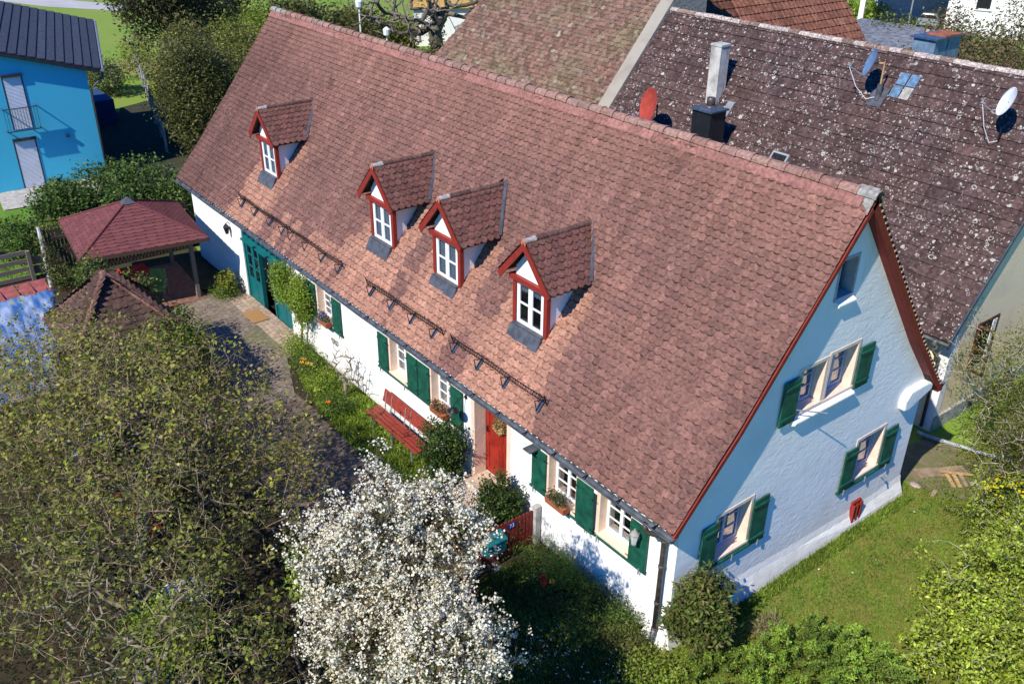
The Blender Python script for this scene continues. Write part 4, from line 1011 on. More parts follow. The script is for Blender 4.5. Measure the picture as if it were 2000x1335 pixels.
# annexe behind
m = MB(); m.box(-46.5, 1.2, 0, -43.6, 3.2, 1.3); tag(m.build('low_wall', [mat('shade_darkened_blue_wall', (0.02, 0.06, 0.14), 0.9)], loc=(-46, 4, 0)), 'low blue wall in the shade behind the blue house', 'wall')  # blue darkened so the colour itself carries the shade
# ================================================================ VEGETATION TOOLS
def lump(dirs, seed, amt=0.25, f=1.7):
    return np.array([1+amt*n3(d[0]*f+seed, d[1]*f, d[2]*f)*1.6 for d in dirs])
def ell(c, r, n, shell=0.5, seed=0.0, zmin=None, amt=0.25):
    d = rng.normal(size=(n, 3)); d /= np.linalg.norm(d, axis=1)[:, None]
    rad = (shell+(1-shell)*rng.random(n)**0.6)*lump(d, seed, amt)
    P = np.array(c)+d*rad[:, None]*np.array(r)
    if zmin is not None: P = P[P[:, 2] > zmin]
    return P
def pick(cols, n, var=0.18):
    cols = np.array(cols); k = rng.integers(0, len(cols), n); a = rng.random(n)[:, None]
    c = cols[k]*(1-a*0.5)+cols[rng.integers(0, len(cols), n)]*a*0.5
    return c*(1+var*(rng.random((n, 1))*2-1))
def leaves(name, P, size, cols, parent=None, aspect=0.5, upb=0.6, material=None, loc=None, fold=0.0, cmul=None, droop=None):
    n = len(P)
    nm = rng.normal(size=(n, 3)); nm[:, 2] = np.abs(nm[:, 2])+upb; nm /= np.linalg.norm(nm, axis=1)[:, None]
    t = rng.normal(size=(n, 3))
    if droop is not None: t += np.array(droop)
    t -= (t*nm).sum(1)[:, None]*nm; t /= np.linalg.norm(t, axis=1)[:, None]
    b = np.cross(nm, t); s = size*(0.6+0.8*rng.random(n))[:, None]
    V = np.empty((n, 4, 3)); V[:, 0] = P; V[:, 1] = P+t*s*0.45+b*s*aspect*0.5+nm*s*fold; V[:, 2] = P+t*s; V[:, 3] = P+t*s*0.45-b*s*aspect*0.5+nm*s*fold
    C = pick(cols, n)
    if cmul is not None: C = C*cmul[:, None]
    return fast_mesh(name, V.reshape(-1, 3), np.arange(n*4).reshape(n, 4), C, material or M_leaf, parent, loc)
def skeleton(root, targets, step=0.3, wig=0.10, first=None, sag=0.0, lift=0.15):
    """branches grown towards the targets; returns node positions, parents"""
    N = np.zeros((len(targets)*8+60, 3)); par = np.full(len(N), -1); N[0] = root; n = 1
    if first is not None:
        for q in first:
            N[n] = q; par[n] = n-1; n += 1
    D = np.linalg.norm(targets-np.array(N[n-1]), axis=1); order = np.argsort(D); tips = []
    for i in order:
        t = targets[i]; lo = max(0, (len(first) if first is not None else 1)-1)
        d = np.linalg.norm(N[lo:n]-t, axis=1)+0.35*np.maximum(0, N[lo:n, 2]-t[2]+0.1)
        j = int(np.argmin(d))+lo; L = np.linalg.norm(N[j]-t); k = max(1, int(L/step)); p0 = N[j].copy(); last = j
        if n+k+2 >= len(N): break
        off = rng.normal(size=3)*wig*L
        for q in range(1, k+1):
            a = q/k; p = p0*(1-a)+t*a+off*math.sin(math.pi*a)+np.array((0, 0, lift*L*math.sin(math.pi*a)*0.6))
            if q < k: p = p+rng.normal(size=3)*wig*step*0.6
            N[n] = p; par[n] = last; last = n; n += 1
        tips.append(last)
    return N[:n], par[:n], np.array(tips)
def branches(name, N, par, r0, rmin, parent, col=(0.2, 0.16, 0.12), k=4, power=0.5, maxr=None, material=None, cvar=0.3, tipcol=None):
    n = len(N); cnt = np.ones(n)
    for i in range(n-1, 0, -1): cnt[par[i]] += cnt[i]
    rad = np.maximum(rmin, r0*(cnt/cnt[0])**power)
    ang = 2*math.pi*np.arange(k)/k
    i1 = np.arange(1, n); p1 = N[i1]; p0 = N[par[i1]]; d = p1-p0; L = np.linalg.norm(d, axis=1)[:, None]; d = d/np.maximum(L, 1e-6)
    ref = np.where(np.abs(d[:, 2:3]) > 0.9, np.array([[1.0, 0, 0]]), np.array([[0, 0, 1.0]]))
    u = np.cross(d, ref); u /= np.linalg.norm(u, axis=1)[:, None]; w = np.cross(d, u)
    m = len(i1); V = np.empty((m, 2, k, 3))
    ra = rad[par[i1]]; rb = rad[i1]; ra = np.minimum(ra, rb*1.6+rmin*0.3)
    for j in range(k):
        o = u*math.cos(ang[j])+w*math.sin(ang[j]); V[:, 0, j] = p0-d*ra[:, None]*0.2+o*ra[:, None]; V[:, 1, j] = p1+o*rb[:, None]
    base = (np.arange(m)*2*k)[:, None]
    Q = np.concatenate([base+np.array([j, (j+1) % k, k+(j+1) % k, k+j]) for j in range(k)], axis=0)
    c = np.tile(np.array(col)*(1+cvar*(rng.random((m, 1))*2-1)), (1, 1))
    if tipcol is not None:
        f = np.clip(1-(rb-rmin)/(r0*0.15), 0, 1)[:, None]; c = c*(1-f)+np.array(tipcol)*f*(0.75+0.5*rng.random((m, 1)))
    C = np.tile(c, (k, 1))
    return fast_mesh(name, V.reshape(-1, 3), Q, C, material or M_bark, parent, smooth=(k > 4))

G_spring = [(0.25, 0.29, 0.03), (0.18, 0.22, 0.025), (0.30, 0.33, 0.05), (0.14, 0.16, 0.025)]
G_fresh = [(0.19, 0.29, 0.025), (0.24, 0.34, 0.035), (0.13, 0.22, 0.02), (0.29, 0.36, 0.06)]
G_lime = [(0.32, 0.42, 0.03), (0.42, 0.50, 0.06), (0.20, 0.28, 0.02), (0.50, 0.54, 0.11), (0.26, 0.32, 0.04)]
G_mid = [(0.08, 0.15, 0.02), (0.12, 0.19, 0.025), (0.06, 0.11, 0.018), (0.16, 0.23, 0.035)]
G_dark = [(0.022, 0.055, 0.012), (0.035, 0.075, 0.016), (0.05, 0.10, 0.02), (0.018, 0.04, 0.012)]
G_olive = [(0.11, 0.12, 0.028), (0.15, 0.155, 0.035), (0.08, 0.09, 0.022), (0.19, 0.19, 0.05)]
G_yel = [(0.27, 0.28, 0.035), (0.21, 0.25, 0.035), (0.16, 0.17, 0.035)]
G_brown = [(0.18, 0.12, 0.05), (0.13, 0.115, 0.04), (0.22, 0.14, 0.07), (0.13, 0.15, 0.035)]

def bush(name, label, cat, c, r, n, size, cols, group=None, shell=0.55, seed=None, twigs=60, root=None, r0=0.03, col=(0.12, 0.09, 0.06), aspect=0.55, zmin=0.05, twig_r=0.004, amt=0.25, clump=0, upb=0.6, cs=0.11):
    seed = seed if seed is not None else random.random()*50
    root = root or (c[0], c[1], 0)
    t = thing(name, label, cat, (root[0], root[1], 0), group)
    T = ell(c, [q*0.9 for q in r], twigs, 0.35, seed, zmin, amt)
    N, par, tips = skeleton(root, T, step=max(0.12, min(r)*0.25))
    branches('stem', N, par, r0, twig_r, t, col)
    if clump:
        C = ell(c, r, max(1, n//clump), shell, seed, zmin, amt)
        P = np.repeat(C, clump, axis=0)+rng.normal(size=(len(C)*clump, 3))*cs
        cm = np.repeat(0.72+0.56*rng.random(len(C)), clump)
    else:
        P = ell(c, r, n, shell, seed, zmin, amt); cm = None
    P = P[P[:, 2] > zmin*0.5] if cm is None else P
    if cm is not None:
        k = P[:, 2] > zmin*0.5; P = P[k]; cm = cm[k]
    leaves('foliage', P, size, cols, t, aspect, upb=upb, cmul=cm)
    return t

# ================================================================ GROUND
def sheet(name, pts, z, material, label=None, kind='structure', wobble=0.0):
    m = MB(); m.add([(x, y, z) for x, y in pts], [tuple(range(len(pts)))])
    o = m.build(name, [material]); tag(o, label, kind=kind); return o
def blob(pts, n=10, amp=0.12):
    out = []
    for k in range(len(pts)):
        a = Vector((*pts[k], 0)); b = Vector((*pts[(k+1) % len(pts)], 0))
        for i in range(n):
            p = a.lerp(b, i/n); out.append((p.x+amp*n3(p.x*1.3, p.y*1.3, 1)*2, p.y+amp*n3(p.x*1.3, p.y*1.3, 7)*2))
    return out
M_meadow = mat('meadow', (0.15, 0.26, 0.022), 0.95, scale=0.25, col2=(0.21, 0.26, 0.05), bump=0.03, bscale=3, ramp=(0.3, 0.7))
M_lawn = mat('lawn_turf', (0.12, 0.19, 0.016), 0.95, scale=2.0, col2=(0.20, 0.18, 0.04), bump=0.03, bscale=30, ramp=(0.35, 0.68), detail=9)
M_yard = mat('shade_darkened_garden_earth', (0.042, 0.027, 0.014), 0.95, scale=2.2, col2=(0.026, 0.026, 0.008), bump=0.03, bscale=14, ramp=(0.4, 0.66), detail=8)  # earth colour lowered to carry the shade of the tree canopy
M_path = mat('packed_gravel', (0.13, 0.098, 0.068), 0.95, var=0.4, scale=3, bump=0.015, bscale=30, detail=8)
g = MB(); g.add([(-900, -900, 0), (900, -900, 0), (900, 900, 0), (-900, 900, 0)], [(0, 1, 2, 3)])
tag(g.build('ground', [M_meadow]), kind='structure')
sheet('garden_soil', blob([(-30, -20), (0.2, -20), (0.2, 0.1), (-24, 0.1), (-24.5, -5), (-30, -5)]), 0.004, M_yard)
sheet('lawn', blob([(0.0, -0.3), (14, -3), (14, 16), (0, 16), (0.2, 8.5), (-0.6, 8.5), (-0.6, 0)]), 0.008, M_lawn)
sheet('dirt_patch', blob([(-0.9, 8.3), (0.9, 8.8), (1.6, 9.6), (1.3, 10.6), (-0.6, 11.0), (-0.9, 10.6)], 8, 0.1), 0.012, mat('bare_dirt', (0.20, 0.155, 0.10), 0.95, scale=4, col2=(0.11, 0.13, 0.04), bump=0.02))
sheet('path', blob([(-13, -3.9), (-6.5, -4.3), (-4.2, -3.4), (-4.0, -0.4), (-4.9, -0.4), (-5.2, -1.4), (-7.2, -1.5), (-13, -1.55)], 10, 0.06), 0.014, M_path)
# cobbled yard: real setts laid on a bed
sheet('courtyard_bed', [(-20.6, 0.0), (-20.3, -1.4), (-19.4, -3.8), (-12.6, -4.2), (-12.4, -1.7), (-14.6, -0.9), (-15.2, 0.0)], 0.020, mat('paving_joint', (0.16, 0.13, 0.10), 0.95, var=0.3, scale=8))
pv = MB(); pv.m = 0
def inside(x, y, poly):
    c = False; n = len(poly); j = n-1
    for i in range(n):
        if (poly[i][1] > y) != (poly[j][1] > y) and x < (poly[j][0]-poly[i][0])*(y-poly[i][1])/(poly[j][1]-poly[i][1])+poly[i][0]: c = not c
        j = i
    return c
PV = [(-20.5, 0.0), (-20.0, -1.5), (-19.2, -3.7), (-12.6, -4.1), (-12.5, -1.8), (-14.8, -1.0), (-15.6, 0.0)]
yy = -4.1; row = 0
while yy < -0.08:
    xx = -20.6+(0.12 if row % 2 else 0)+random.uniform(-0.02, 0.02); hgt = 0.15+random.uniform(-0.01, 0.01)
    while xx < -12.4:
        w = random.uniform(0.18, 0.30)
        if inside(xx+w/2, yy+hgt/2, PV):
            g_ = 0.5+0.5*n3(xx*0.7, yy*0.7, 3); warm = yy > -0.75
            c = np.array((0.36, 0.27, 0.20)) if warm else np.array((0.20, 0.16, 0.125))*(0.75+0.5*g_)
            if g_ < 0.38 and not warm: c = np.array((0.16, 0.15, 0.085))
            zt = 0.034+random.uniform(-0.004, 0.004)
            pv.add([(xx+0.006, yy+0.006, 0.005), (xx+w-0.006, yy+0.006, 0.005), (xx+w-0.006, yy+hgt-0.006, 0.005), (xx+0.006, yy+hgt-0.006, 0.005),
                    (xx+0.012, yy+0.012, zt), (xx+w-0.012, yy+0.012, zt), (xx+w-0.012, yy+hgt-0.012, zt), (xx+0.012, yy+hgt-0.012, zt)],
                   [(4, 5, 6, 7), (0, 1, 5, 4), (1, 2, 6, 5), (2, 3, 7, 6), (3, 0, 4, 7)], tuple(c*(0.82+0.36*random.random())))
        xx += w
    yy += hgt; row += 1
tag(pv.build('courtyard_paving', [mat('stone_sett', (1, 1, 1), 0.9, var=0.2, scale=9, attr=True, bump=0.006)]), kind='structure')
M_road = mat('pale_road', (0.40, 0.39, 0.38), 0.9, var=0.08, scale=0.5)
rp = [(-130, -16), (-96, 5.5), (-86, 10.2), (-80.5, 14.5), (-81.5, 17), (-86, 14.5), (-95, 9.5), (-130, -9)]
sheet('road', rp, 0.012, M_road)
sheet('terrace', [(-35.2, -3.9), (-35.05, -0.6), (-32.4, -0.8), (-32.85, -4.75), (-35.3, -4.5)], 0.05, M_concrete)
M_lawn2 = mat('bright_lawn', (0.085, 0.20, 0.018), 0.95, scale=1.0, col2=(0.12, 0.21, 0.03), bump=0.03, bscale=8)
sheet('lawn', [(-36, -14), (-25.2, -14), (-25.2, -5.2), (-32.6, -3.2), (-32.8, -4.8), (-35.4, -4.5)], 0.008, M_lawn2)
sheet('shaded_yard', blob([(-47, 0.6), (-33, -1), (-30, -4.6), (-20.6, -4.6), (-20.6, -0.1), (-24, 0), (-25, 1), (-25, 10), (-40, 12), (-50, 9), (-46, 4)], 8, 0.4), 0.008, mat('shade_dark_leaf_litter', (0.03, 0.035, 0.018), 1, scale=2, col2=(0.05, 0.05, 0.025)))  # litter sheet coloured dark to stand in for shade among the shrubs
sheet('straw_field', blob([(-60, 9), (-57, 10.5), (-54, 10), (-53, 8), (-57, 6.5)], 8, 0.5), 0.012, mat('dry_grass', (0.30, 0.25, 0.10), 1, scale=1, col2=(0.17, 0.22, 0.05)))

# grass blades (countless)
def grass(name, poly, n, h, cols, label=None, z=0.01, wid=0.012, mask=None, lean=0.5, cmul=None):
    xs = [p[0] for p in poly]; ys = [p[1] for p in poly]; P = np.empty((n, 2)); P[:, 0] = rng.uniform(min(xs), max(xs), n); P[:, 1] = rng.uniform(min(ys), max(ys), n)
    k = np.array([inside(a, b, poly) for a, b in P]); P = P[k]
    if mask is not None: k = np.array([mask(a, b) for a, b in P]); P = P[k]
    n = len(P); hh = h*(0.4+0.9*rng.random(n)); a = rng.random(n)*6.283; d = rng.normal(size=(n, 2))*lean
    V = np.empty((n, 3, 3)); V[:, 0, 0] = P[:, 0]-np.cos(a)*wid; V[:, 0, 1] = P[:, 1]-np.sin(a)*wid; V[:, 0, 2] = z
    V[:, 1, 0] = P[:, 0]+np.cos(a)*wid; V[:, 1, 1] = P[:, 1]+np.sin(a)*wid; V[:, 1, 2] = z
    V[:, 2, 0] = P[:, 0]+d[:, 0]*hh; V[:, 2, 1] = P[:, 1]+d[:, 1]*hh; V[:, 2, 2] = z+hh
    C = pick(cols, n, 0.25); f = np.array([0.5+0.5*n3(p[0]*1.1, p[1]*1.1, 5) for p in P])[:, None]
    C = C*(0.75+0.5*f)
    o = fast_mesh(name, V.reshape(-1, 3), np.arange(n*3).reshape(n, 3), C, M_leaf); tag(o, label, kind='stuff'); return o
G_lawn = [(0.15, 0.25, 0.022), (0.22, 0.24, 0.05), (0.11, 0.20, 0.02), (0.25, 0.22, 0.08)]
grass('grass', [(0.05, -0.6), (6, -1), (6, 13), (0, 13), (0.1, 8.4), (-0.8, 8.4), (0.2, 0)], 90000, 0.055, G_lawn, 'mown lawn beside the gable wall')
grass('grass', [(0.16, 0.8), (0.45, 0.8), (0.42, 8), (0.14, 8)], 4500, 0.10, G_mid+G_fresh, 'taller grass along the foot of the gable wall', wid=0.014)
grass('grass', [(-15.3, -0.2), (-14, -0.9), (-12.6, -1.3), (-10.8, -1.5), (-8.9, -1.6), (-7.2, -1.5), (-7.0, -0.1), (-15, -0.05)], 26000, 0.10, G_fresh, 'bright grass strip under the red bench')
grass('grass', [(-3.6, -4.5), (0.6, -4.5), (0.6, -0.9), (-3.6, -0.9)], 26000, 0.08, G_mid, 'shaded grass in front of the garden bed')
grass('grass', [(-32, -10), (-25.3, -10), (-25.3, -5.2), (-32.0, -4.2)], 8000, 0.10, G_fresh, 'sunny grass behind the plank fence', wid=0.02)
grass('grass', [(-12, -13), (-2, -13), (-1, -4.6), (-6, -4.6), (-12, -5)], 20000, 0.09, [(0.035, 0.045, 0.014), (0.05, 0.045, 0.02)], 'dull grass under the fruit trees, darkened with canopy shade', wid=0.016)  # blade colours darkened to include the shade under the trees
# daisies (countless)
def dots(name, poly, n, s, cols, label, z=(0.05, 0.12), clusters=0):
    xs = [p[0] for p in poly]; ys = [p[1] for p in poly]; P = np.empty((n, 3)); P[:, 0] = rng.uniform(min(xs), max(xs), n); P[:, 1] = rng.uniform(min(ys), max(ys), n); P[:, 2] = rng.uniform(*z, n)
    if clusters: C = P[rng.integers(0, clusters, n)]; P[:, :2] = C[:, :2]+rng.normal(size=(n, 2))*0.28
    P = P[np.array([inside(a, b, poly) for a, b, c in P])]
    o = leaves(name, P, s, cols, None, 0.9, upb=2.5, material=M_petal); tag(o, label, kind='stuff'); return o
dots('daisies', [(-2.2, -4.4), (0.3, -4.4), (0.3, -1.0), (-2.2, -1.0)], 320, 0.032, [(0.75, 0.75, 0.7)], 'white daisies in the shaded grass', clusters=16)
dots('daisies', [(0.4, 1), (4, 1), (4, 8), (0.4, 8)], 16, 0.04, [(0.75, 0.75, 0.7), (0.6, 0.55, 0.05)], 'single daisies on the gable lawn')
P = np.repeat(np.stack([rng.uniform(0.3, 5, 260), rng.uniform(0, 9.5, 260), np.full(260, 0.02)], 1), 9, axis=0)+rng.normal(size=(2340, 3))*np.array((0.05, 0.05, 0.012)); P[:, 2] = np.abs(P[:, 2])+0.02
o = leaves('weeds', P, 0.055, [(0.10, 0.20, 0.02), (0.16, 0.26, 0.03)], None, 0.7, upb=2.2); tag(o, 'broad leaved weeds scattered through the gable lawn', kind='stuff')
dots('daisies', [(-13, -1.4), (-7.5, -1.5), (-7.5, -0.4), (-13, -0.4)], 90, 0.03, [(0.75, 0.75, 0.7), (0.7, 0.6, 0.1)], 'small white flowers around the bench')

# ================================================================ TREES NEAR THE CAMERA
def fruit_tree(label, root, ells, nt, nl, r0, seed, cols=G_spring+[(0.34, 0.27, 0.08), (0.26, 0.18, 0.08), (0.30, 0.30, 0.04)], lsize=0.078, per=5, group=None, first=None, bark=(0.20, 0.17, 0.12), tip=(0.30, 0.23, 0.13), spr=0.17, rmin=0.0030):
    t = thing('fruit_tree', label, 'tree', (root[0], root[1], 0), group)
    tot = sum(e[1][0]*e[1][1]*e[1][2] for e in ells)
    T = np.concatenate([ell(c, r, int(nt*r[0]*r[1]*r[2]/tot), 0.35, seed+k, 0.6, 0.35) for k, (c, r) in enumerate(ells)])
    N, par, tips = skeleton(root, T, step=0.22, wig=0.09, first=first)
    branches('trunk', N, par, r0, rmin, t, bark, k=5, power=0.50, tipcol=tip)
    # side twigs
    m = len(N); ii = rng.integers(m//6, m, int(m*1.6)); d = rng.normal(size=(len(ii), 3)); d[:, 2] = np.abs(d[:, 2])*0.8+0.2; d /= np.linalg.norm(d, axis=1)[:, None]
    L = 0.12+0.34*rng.random(len(ii)); E = N[ii]+d*L[:, None]
    N2 = np.concatenate([[N[0]], N[ii], E]); par2 = np.concatenate([[-1], np.zeros(len(ii), int), 1+np.arange(len(ii))])
    i1 = np.arange(1+len(ii), len(N2)); p1 = N2[i1]; p0 = N2[par2[i1]]
    # build side twigs as thin triangular prisms
    dd = (p1-p0); dd /= np.linalg.norm(dd, axis=1)[:, None]; u = np.cross(dd, np.array([0.3, 0.2, 1.0])); u /= np.linalg.norm(u, axis=1)[:, None]; w = np.cross(dd, u)
    V = np.empty((len(i1), 6, 3)); rr = rmin
    for j in range(3):
        a = 2.094*j; o = u*math.cos(a)+w*math.sin(a); V[:, j] = p0+o*rr*0.75; V[:, 3+j] = p1+o*rr*0.4
    b_ = (np.arange(len(i1))*6)[:, None]; Q = np.concatenate([b_+np.array([j, (j+1) % 3, 3+(j+1) % 3, 3+j]) for j in range(3)])
    fast_mesh('twigs', V.reshape(-1, 3), Q, np.array(tip)*(0.35+0.9*rng.random((len(Q), 1))), M_bark, t)
    src = np.concatenate([E, N[tips]]); k = rng.integers(0, len(src), nl//per); P = np.repeat(src[k], per, axis=0)+rng.normal(size=(len(k)*per, 3))*spr*0.4
    leaves('foliage', P, lsize, cols, t, 0.7, upb=0.8, cmul=np.repeat(0.45+0.85*rng.random(len(k)), per))
    return t
GF = None
fruit_tree('large spreading fruit tree with sparse new leaves over the yard', (-8.6, -7.2, 0), [((-9.0, -6.9, 3.3), (3.3, 2.4, 1.5)), ((-7.9, -4.7, 2.8), (2.4, 1.3, 1.1)), ((-6.3, -5.2, 2.3), (1.4, 1.4, 1.0)), ((-7.5, -7.2, 3.9), (2.0, 1.6, 1.1))], 2500, 12500, 0.13, 1.0, first=[(-8.5, -7.1, 0.7), (-8.6, -6.9, 1.5)])
fruit_tree('tangled fruit tree in the bottom left corner of the garden', (-5.0, -8.4, 0), [((-4.9, -8.2, 2.5), (2.6, 2.0, 1.7)), ((-3.4, -7.2, 1.6), (1.6, 1.5, 1.2)), ((-8.2, -9.2, 2.6), (1.9, 1.3, 1.3))], 1800, 9500, 0.11, 4.0, first=[(-5.0, -8.3, 0.6), (-4.9, -8.3, 1.2)], cols=G_spring+G_olive)
fruit_tree('pale twiggy fruit tree beside the blue tarpaulin', (-12.6, -7.6, 0), [((-12.4, -7.3, 2.9), (2.5, 1.7, 1.5)), ((-10.0, -8.2, 3.2), (2.0, 1.7, 1.3)), ((-13.6, -8.8, 2.5), (2.0, 1.4, 1.2))], 1600, 8000, 0.10, 8.0, first=[(-12.6, -7.5, 0.6), (-12.5, -7.5, 1.3)])
bush('shrub', 'bright green young shrub at the bottom edge between the fruit tree and the blossom', 'shrub', (-4.9, -7.8, 1.2), (0.9, 0.7, 0.5), 5000, 0.07, G_fresh, clump=8)

# blossom tree
bt = thing('blossom_tree', 'white flowering tree in full blossom in front of the house', 'tree', (-1.5, -5.0, 0))
BE = [((8.267+(c[0]-8.267)*0.87+0.10, -10.368+(c[1]+10.368)*0.87, 13.692+(c[2]-13.692)*0.87+0.0), tuple(q*0.87 for q in r), f) for c, r, f in [((-3.25, -4.15, 2.75), (1.35, 1.2, 1.15), 0.26), ((-2.65, -3.4, 2.85), (1.1, 0.85, 0.95), 0.17), ((-3.4, -5.0, 2.1), (1.35, 1.05, 0.95), 0.22), ((-1.3, -4.3, 1.6), (0.95, 1.0, 0.85), 0.16), ((-0.85, -4.5, 2.1), (0.8, 0.9, 0.85), 0.13), ((-2.5, -5.3, 1.6), (1.1, 0.9, 0.8), 0.16), ((-2.6, -4.3, 2.0), (1.0, 1.0, 0.8), 0.06)]]
T = np.concatenate([ell(c, r, int(1500*f), 0.5, 20+k, 0.7, 0.42) for k, (c, r, f) in enumerate(BE)])
N, par, tips = skeleton((-1.5, -5.0, 0), T, step=0.18, wig=0.08, first=[(-1.5, -5.0, 0.8), (-1.45, -5.0, 1.8)])
branches('trunk', N, par, 0.12, 0.004, bt, (0.075, 0.06, 0.05), k=5, power=0.45)
S = np.concatenate([ell(c, r, int(4800*f), 0.55, 20+k, 0.5, 0.48) for k, (c, r, f) in enumerate(BE)])
cm = np.repeat(0.86+0.2*rng.random(len(S)), 10)
P = np.repeat(S, 10, axis=0)+rng.normal(size=(len(S)*10, 3))*0.034*(0.6+0.8*rng.random((len(S), 1))).repeat(10, axis=0)
leaves('blossom', P, 0.040, [(0.82, 0.78, 0.60), (0.86, 0.83, 0.70), (0.66, 0.56, 0.36), (0.80, 0.77, 0.62)], bt, 0.85, upb=0.4, material=M_petal, cmul=cm)
S2 = np.concatenate([ell(c, [q*0.8 for q in r], int(5000*f), 0.2, 20+k, 0.5, 0.42) for k, (c, r, f) in enumerate(BE)])
leaves('shade_casting_foliage', S2, 0.085, [(0.10, 0.085, 0.03), (0.08, 0.10, 0.02), (0.12, 0.07, 0.03)], bt, 0.6)  # inner leaves added to make the crown cast denser shade
k = rng.integers(0, len(S), 9500); leaves('foliage', S[k]+rng.normal(size=(len(k), 3))*0.05, 0.05, [(0.16, 0.10, 0.03), (0.12, 0.15, 0.03), (0.20, 0.16, 0.04), (0.10, 0.07, 0.03)], bt, 0.5)
bush('shrub', 'green leafy shoots pushing through the left side of the white blossom', 'shrub', (-2.55, -6.0, 3.35), (0.32, 0.35, 0.45), 900, 0.06, G_fresh, root=(-2.3, -5.8, 0), clump=6, cs=0.07)
bush('shrub', 'yellow leaved low shrub beneath the blossom tree', 'shrub', (-2.6, -4.9, 0.7), (1.3, 0.9, 0.6), 3000, 0.055, G_yel+G_brown, clump=6)

# shrubs round the house
bush('shrub', 'rounded olive green bush at the corner of the farmhouse beside the downpipe', 'shrub', (0.48, 0.30, 1.08), (0.56, 0.60, 0.74), 9000, 0.10, G_olive+G_brown[:2]+G_mid, shell=0.5, root=(0.42, 0.30, 0), r0=0.06, amt=0.34, aspect=0.4, upb=0.7, clump=5, cs=0.06)
bush('shrub', 'dark evergreen bush between the red bench and the front door', 'shrub', (-6.72, -0.62, 0.95), (0.52, 0.52, 0.80), 9000, 0.065, G_dark+[(0.08, 0.13, 0.02), (0.12, 0.17, 0.03)], group=None, shell=0.55, amt=0.4, clump=5, cs=0.05)
bush('shrub', 'dark evergreen bush on the gate side of the front door', 'shrub', (-4.55, -0.62, 0.80), (0.48, 0.48, 0.70), 8000, 0.065, G_dark+[(0.08, 0.13, 0.02), (0.14, 0.17, 0.03)], shell=0.55, amt=0.4, clump=5, cs=0.05)
cl = thing('climbing_plant', 'bright green climber growing up the wall beside the teal garage door', 'climber', (-15.1, -0.2, 0))
T = np.concatenate([ell((-15.6, -0.28, 2.0), (0.75, 0.22, 0.65), 90, 0.2, 3, 0.4), ell((-14.6, -0.25, 1.8), (0.62, 0.2, 0.85), 90, 0.2, 5, 0.4)])
N, par, tips = skeleton((-15.0, -0.2, 0), T, step=0.15, first=[(-15.0, -0.2, 0.3)]); branches('stem', N, par, 0.04, 0.004, cl, (0.16, 0.12, 0.08))
C = np.concatenate([ell((-15.75, -0.3, 1.95), (0.72, 0.25, 0.7), 520, 0.3, 3, 0.4), ell((-14.65, -0.28, 1.75), (0.62, 0.24, 0.85), 620, 0.3, 5, 0.4)])
P = np.repeat(C, 9, axis=0)+rng.normal(size=(len(C)*9, 3))*0.06; leaves('foliage', P, 0.06, G_fresh+[(0.10, 0.17, 0.02)], cl, 0.6, cmul=np.repeat(0.7+0.6*rng.random(len(C)), 9))
bs = thing('bare_shrub', 'leafless pale twiggy shrub against the white wall left of the bench', 'shrub', (-11.75, -0.5, 0))
T = ell((-11.65, -0.5, 1.0), (0.85, 0.38, 0.55), 160, 0.55, 2, 0.3)
N, par, tips = skeleton((-11.75, -0.5, 0), T, step=0.12, wig=0.06, first=[(-11.75, -0.5, 0.25), (-11.74, -0.5, 0.42)]); branches('branch', N, par, 0.05, 0.006, bs, (0.24, 0.20, 0.16))
bush('plant', 'low leafy plant by the wall under the garage lantern', 'plant', (-19.95, -0.62, 0.2), (0.62, 0.42, 0.22), 2600, 0.06, G_mid, clump=7)
bush('plant', 'yellow green young rhododendron standing in the low planting by the garage lantern', 'plant', (-19.9, -0.55, 0.55), (0.35, 0.3, 0.3), 500, 0.11, G_yel, clump=5, cs=0.07)
BED = [(-2.95, -0.72, 0.35, 0.6, 0.5, 0.45, G_fresh, 'bright green perennial clump beside the red gate'), (-2.55, -0.45, 0.25, 0.45, 0.3, 0.35, G_fresh, 'bright green perennials tight against the wall by the gate'),
       (-1.9, -0.40, 0.2, 0.5, 0.3, 0.3, G_mid, 'dark green perennials in the middle of the wall bed'), (-1.2, -0.38, 0.2, 0.45, 0.28, 0.3, G_dark, 'darkest low plants in the wall bed'),
       (-0.75, -0.45, 0.22, 0.4, 0.3, 0.3, G_mid, 'grassy plants at the house corner end of the wall bed'), (-2.3, -1.15, 0.15, 0.6, 0.35, 0.25, G_dark, 'dark plants around the red tulips'), (-1.4, -1.05, 0.12, 0.6, 0.35, 0.2, G_mid, 'low green cover in front of the wall bed'),
       (-0.4, -0.7, 0.18, 0.5, 0.35, 0.3, G_olive, 'olive tufts in front of the downpipe foot')]
for x, y, z, a, b_, c_, cols, lb in BED: bush('bed_plant', lb, 'plant', (x, y, z), (a, b_, c_), 2200, 0.06, cols, clump=6, twigs=20, r0=0.01, aspect=0.3, zmin=0.02)
BED2 = [(-14.7, -0.55, 0.3, 0.45, 0.35, 0.35, G_fresh, 'green perennials at the foot of the climber'), (-13.7, -0.7, 0.2, 0.55, 0.4, 0.3, G_mid, 'leafy clump beside the yellow tulips near the climber'), (-12.6, -0.8, 0.2, 0.5, 0.4, 0.25, G_fresh, 'low green clump left of the leafless shrub'), (-11.3, -1.0, 0.15, 0.5, 0.35, 0.2, G_mid, 'leafy clump with orange tulips below the leafless shrub')]
for x, y, z, a, b_, c_, cols, lb in BED2: bush('bed_plant', lb, 'plant', (x, y, z), (a, b_, c_), 2000, 0.055, cols, clump=6, twigs=15, r0=0.01, zmin=0.02)
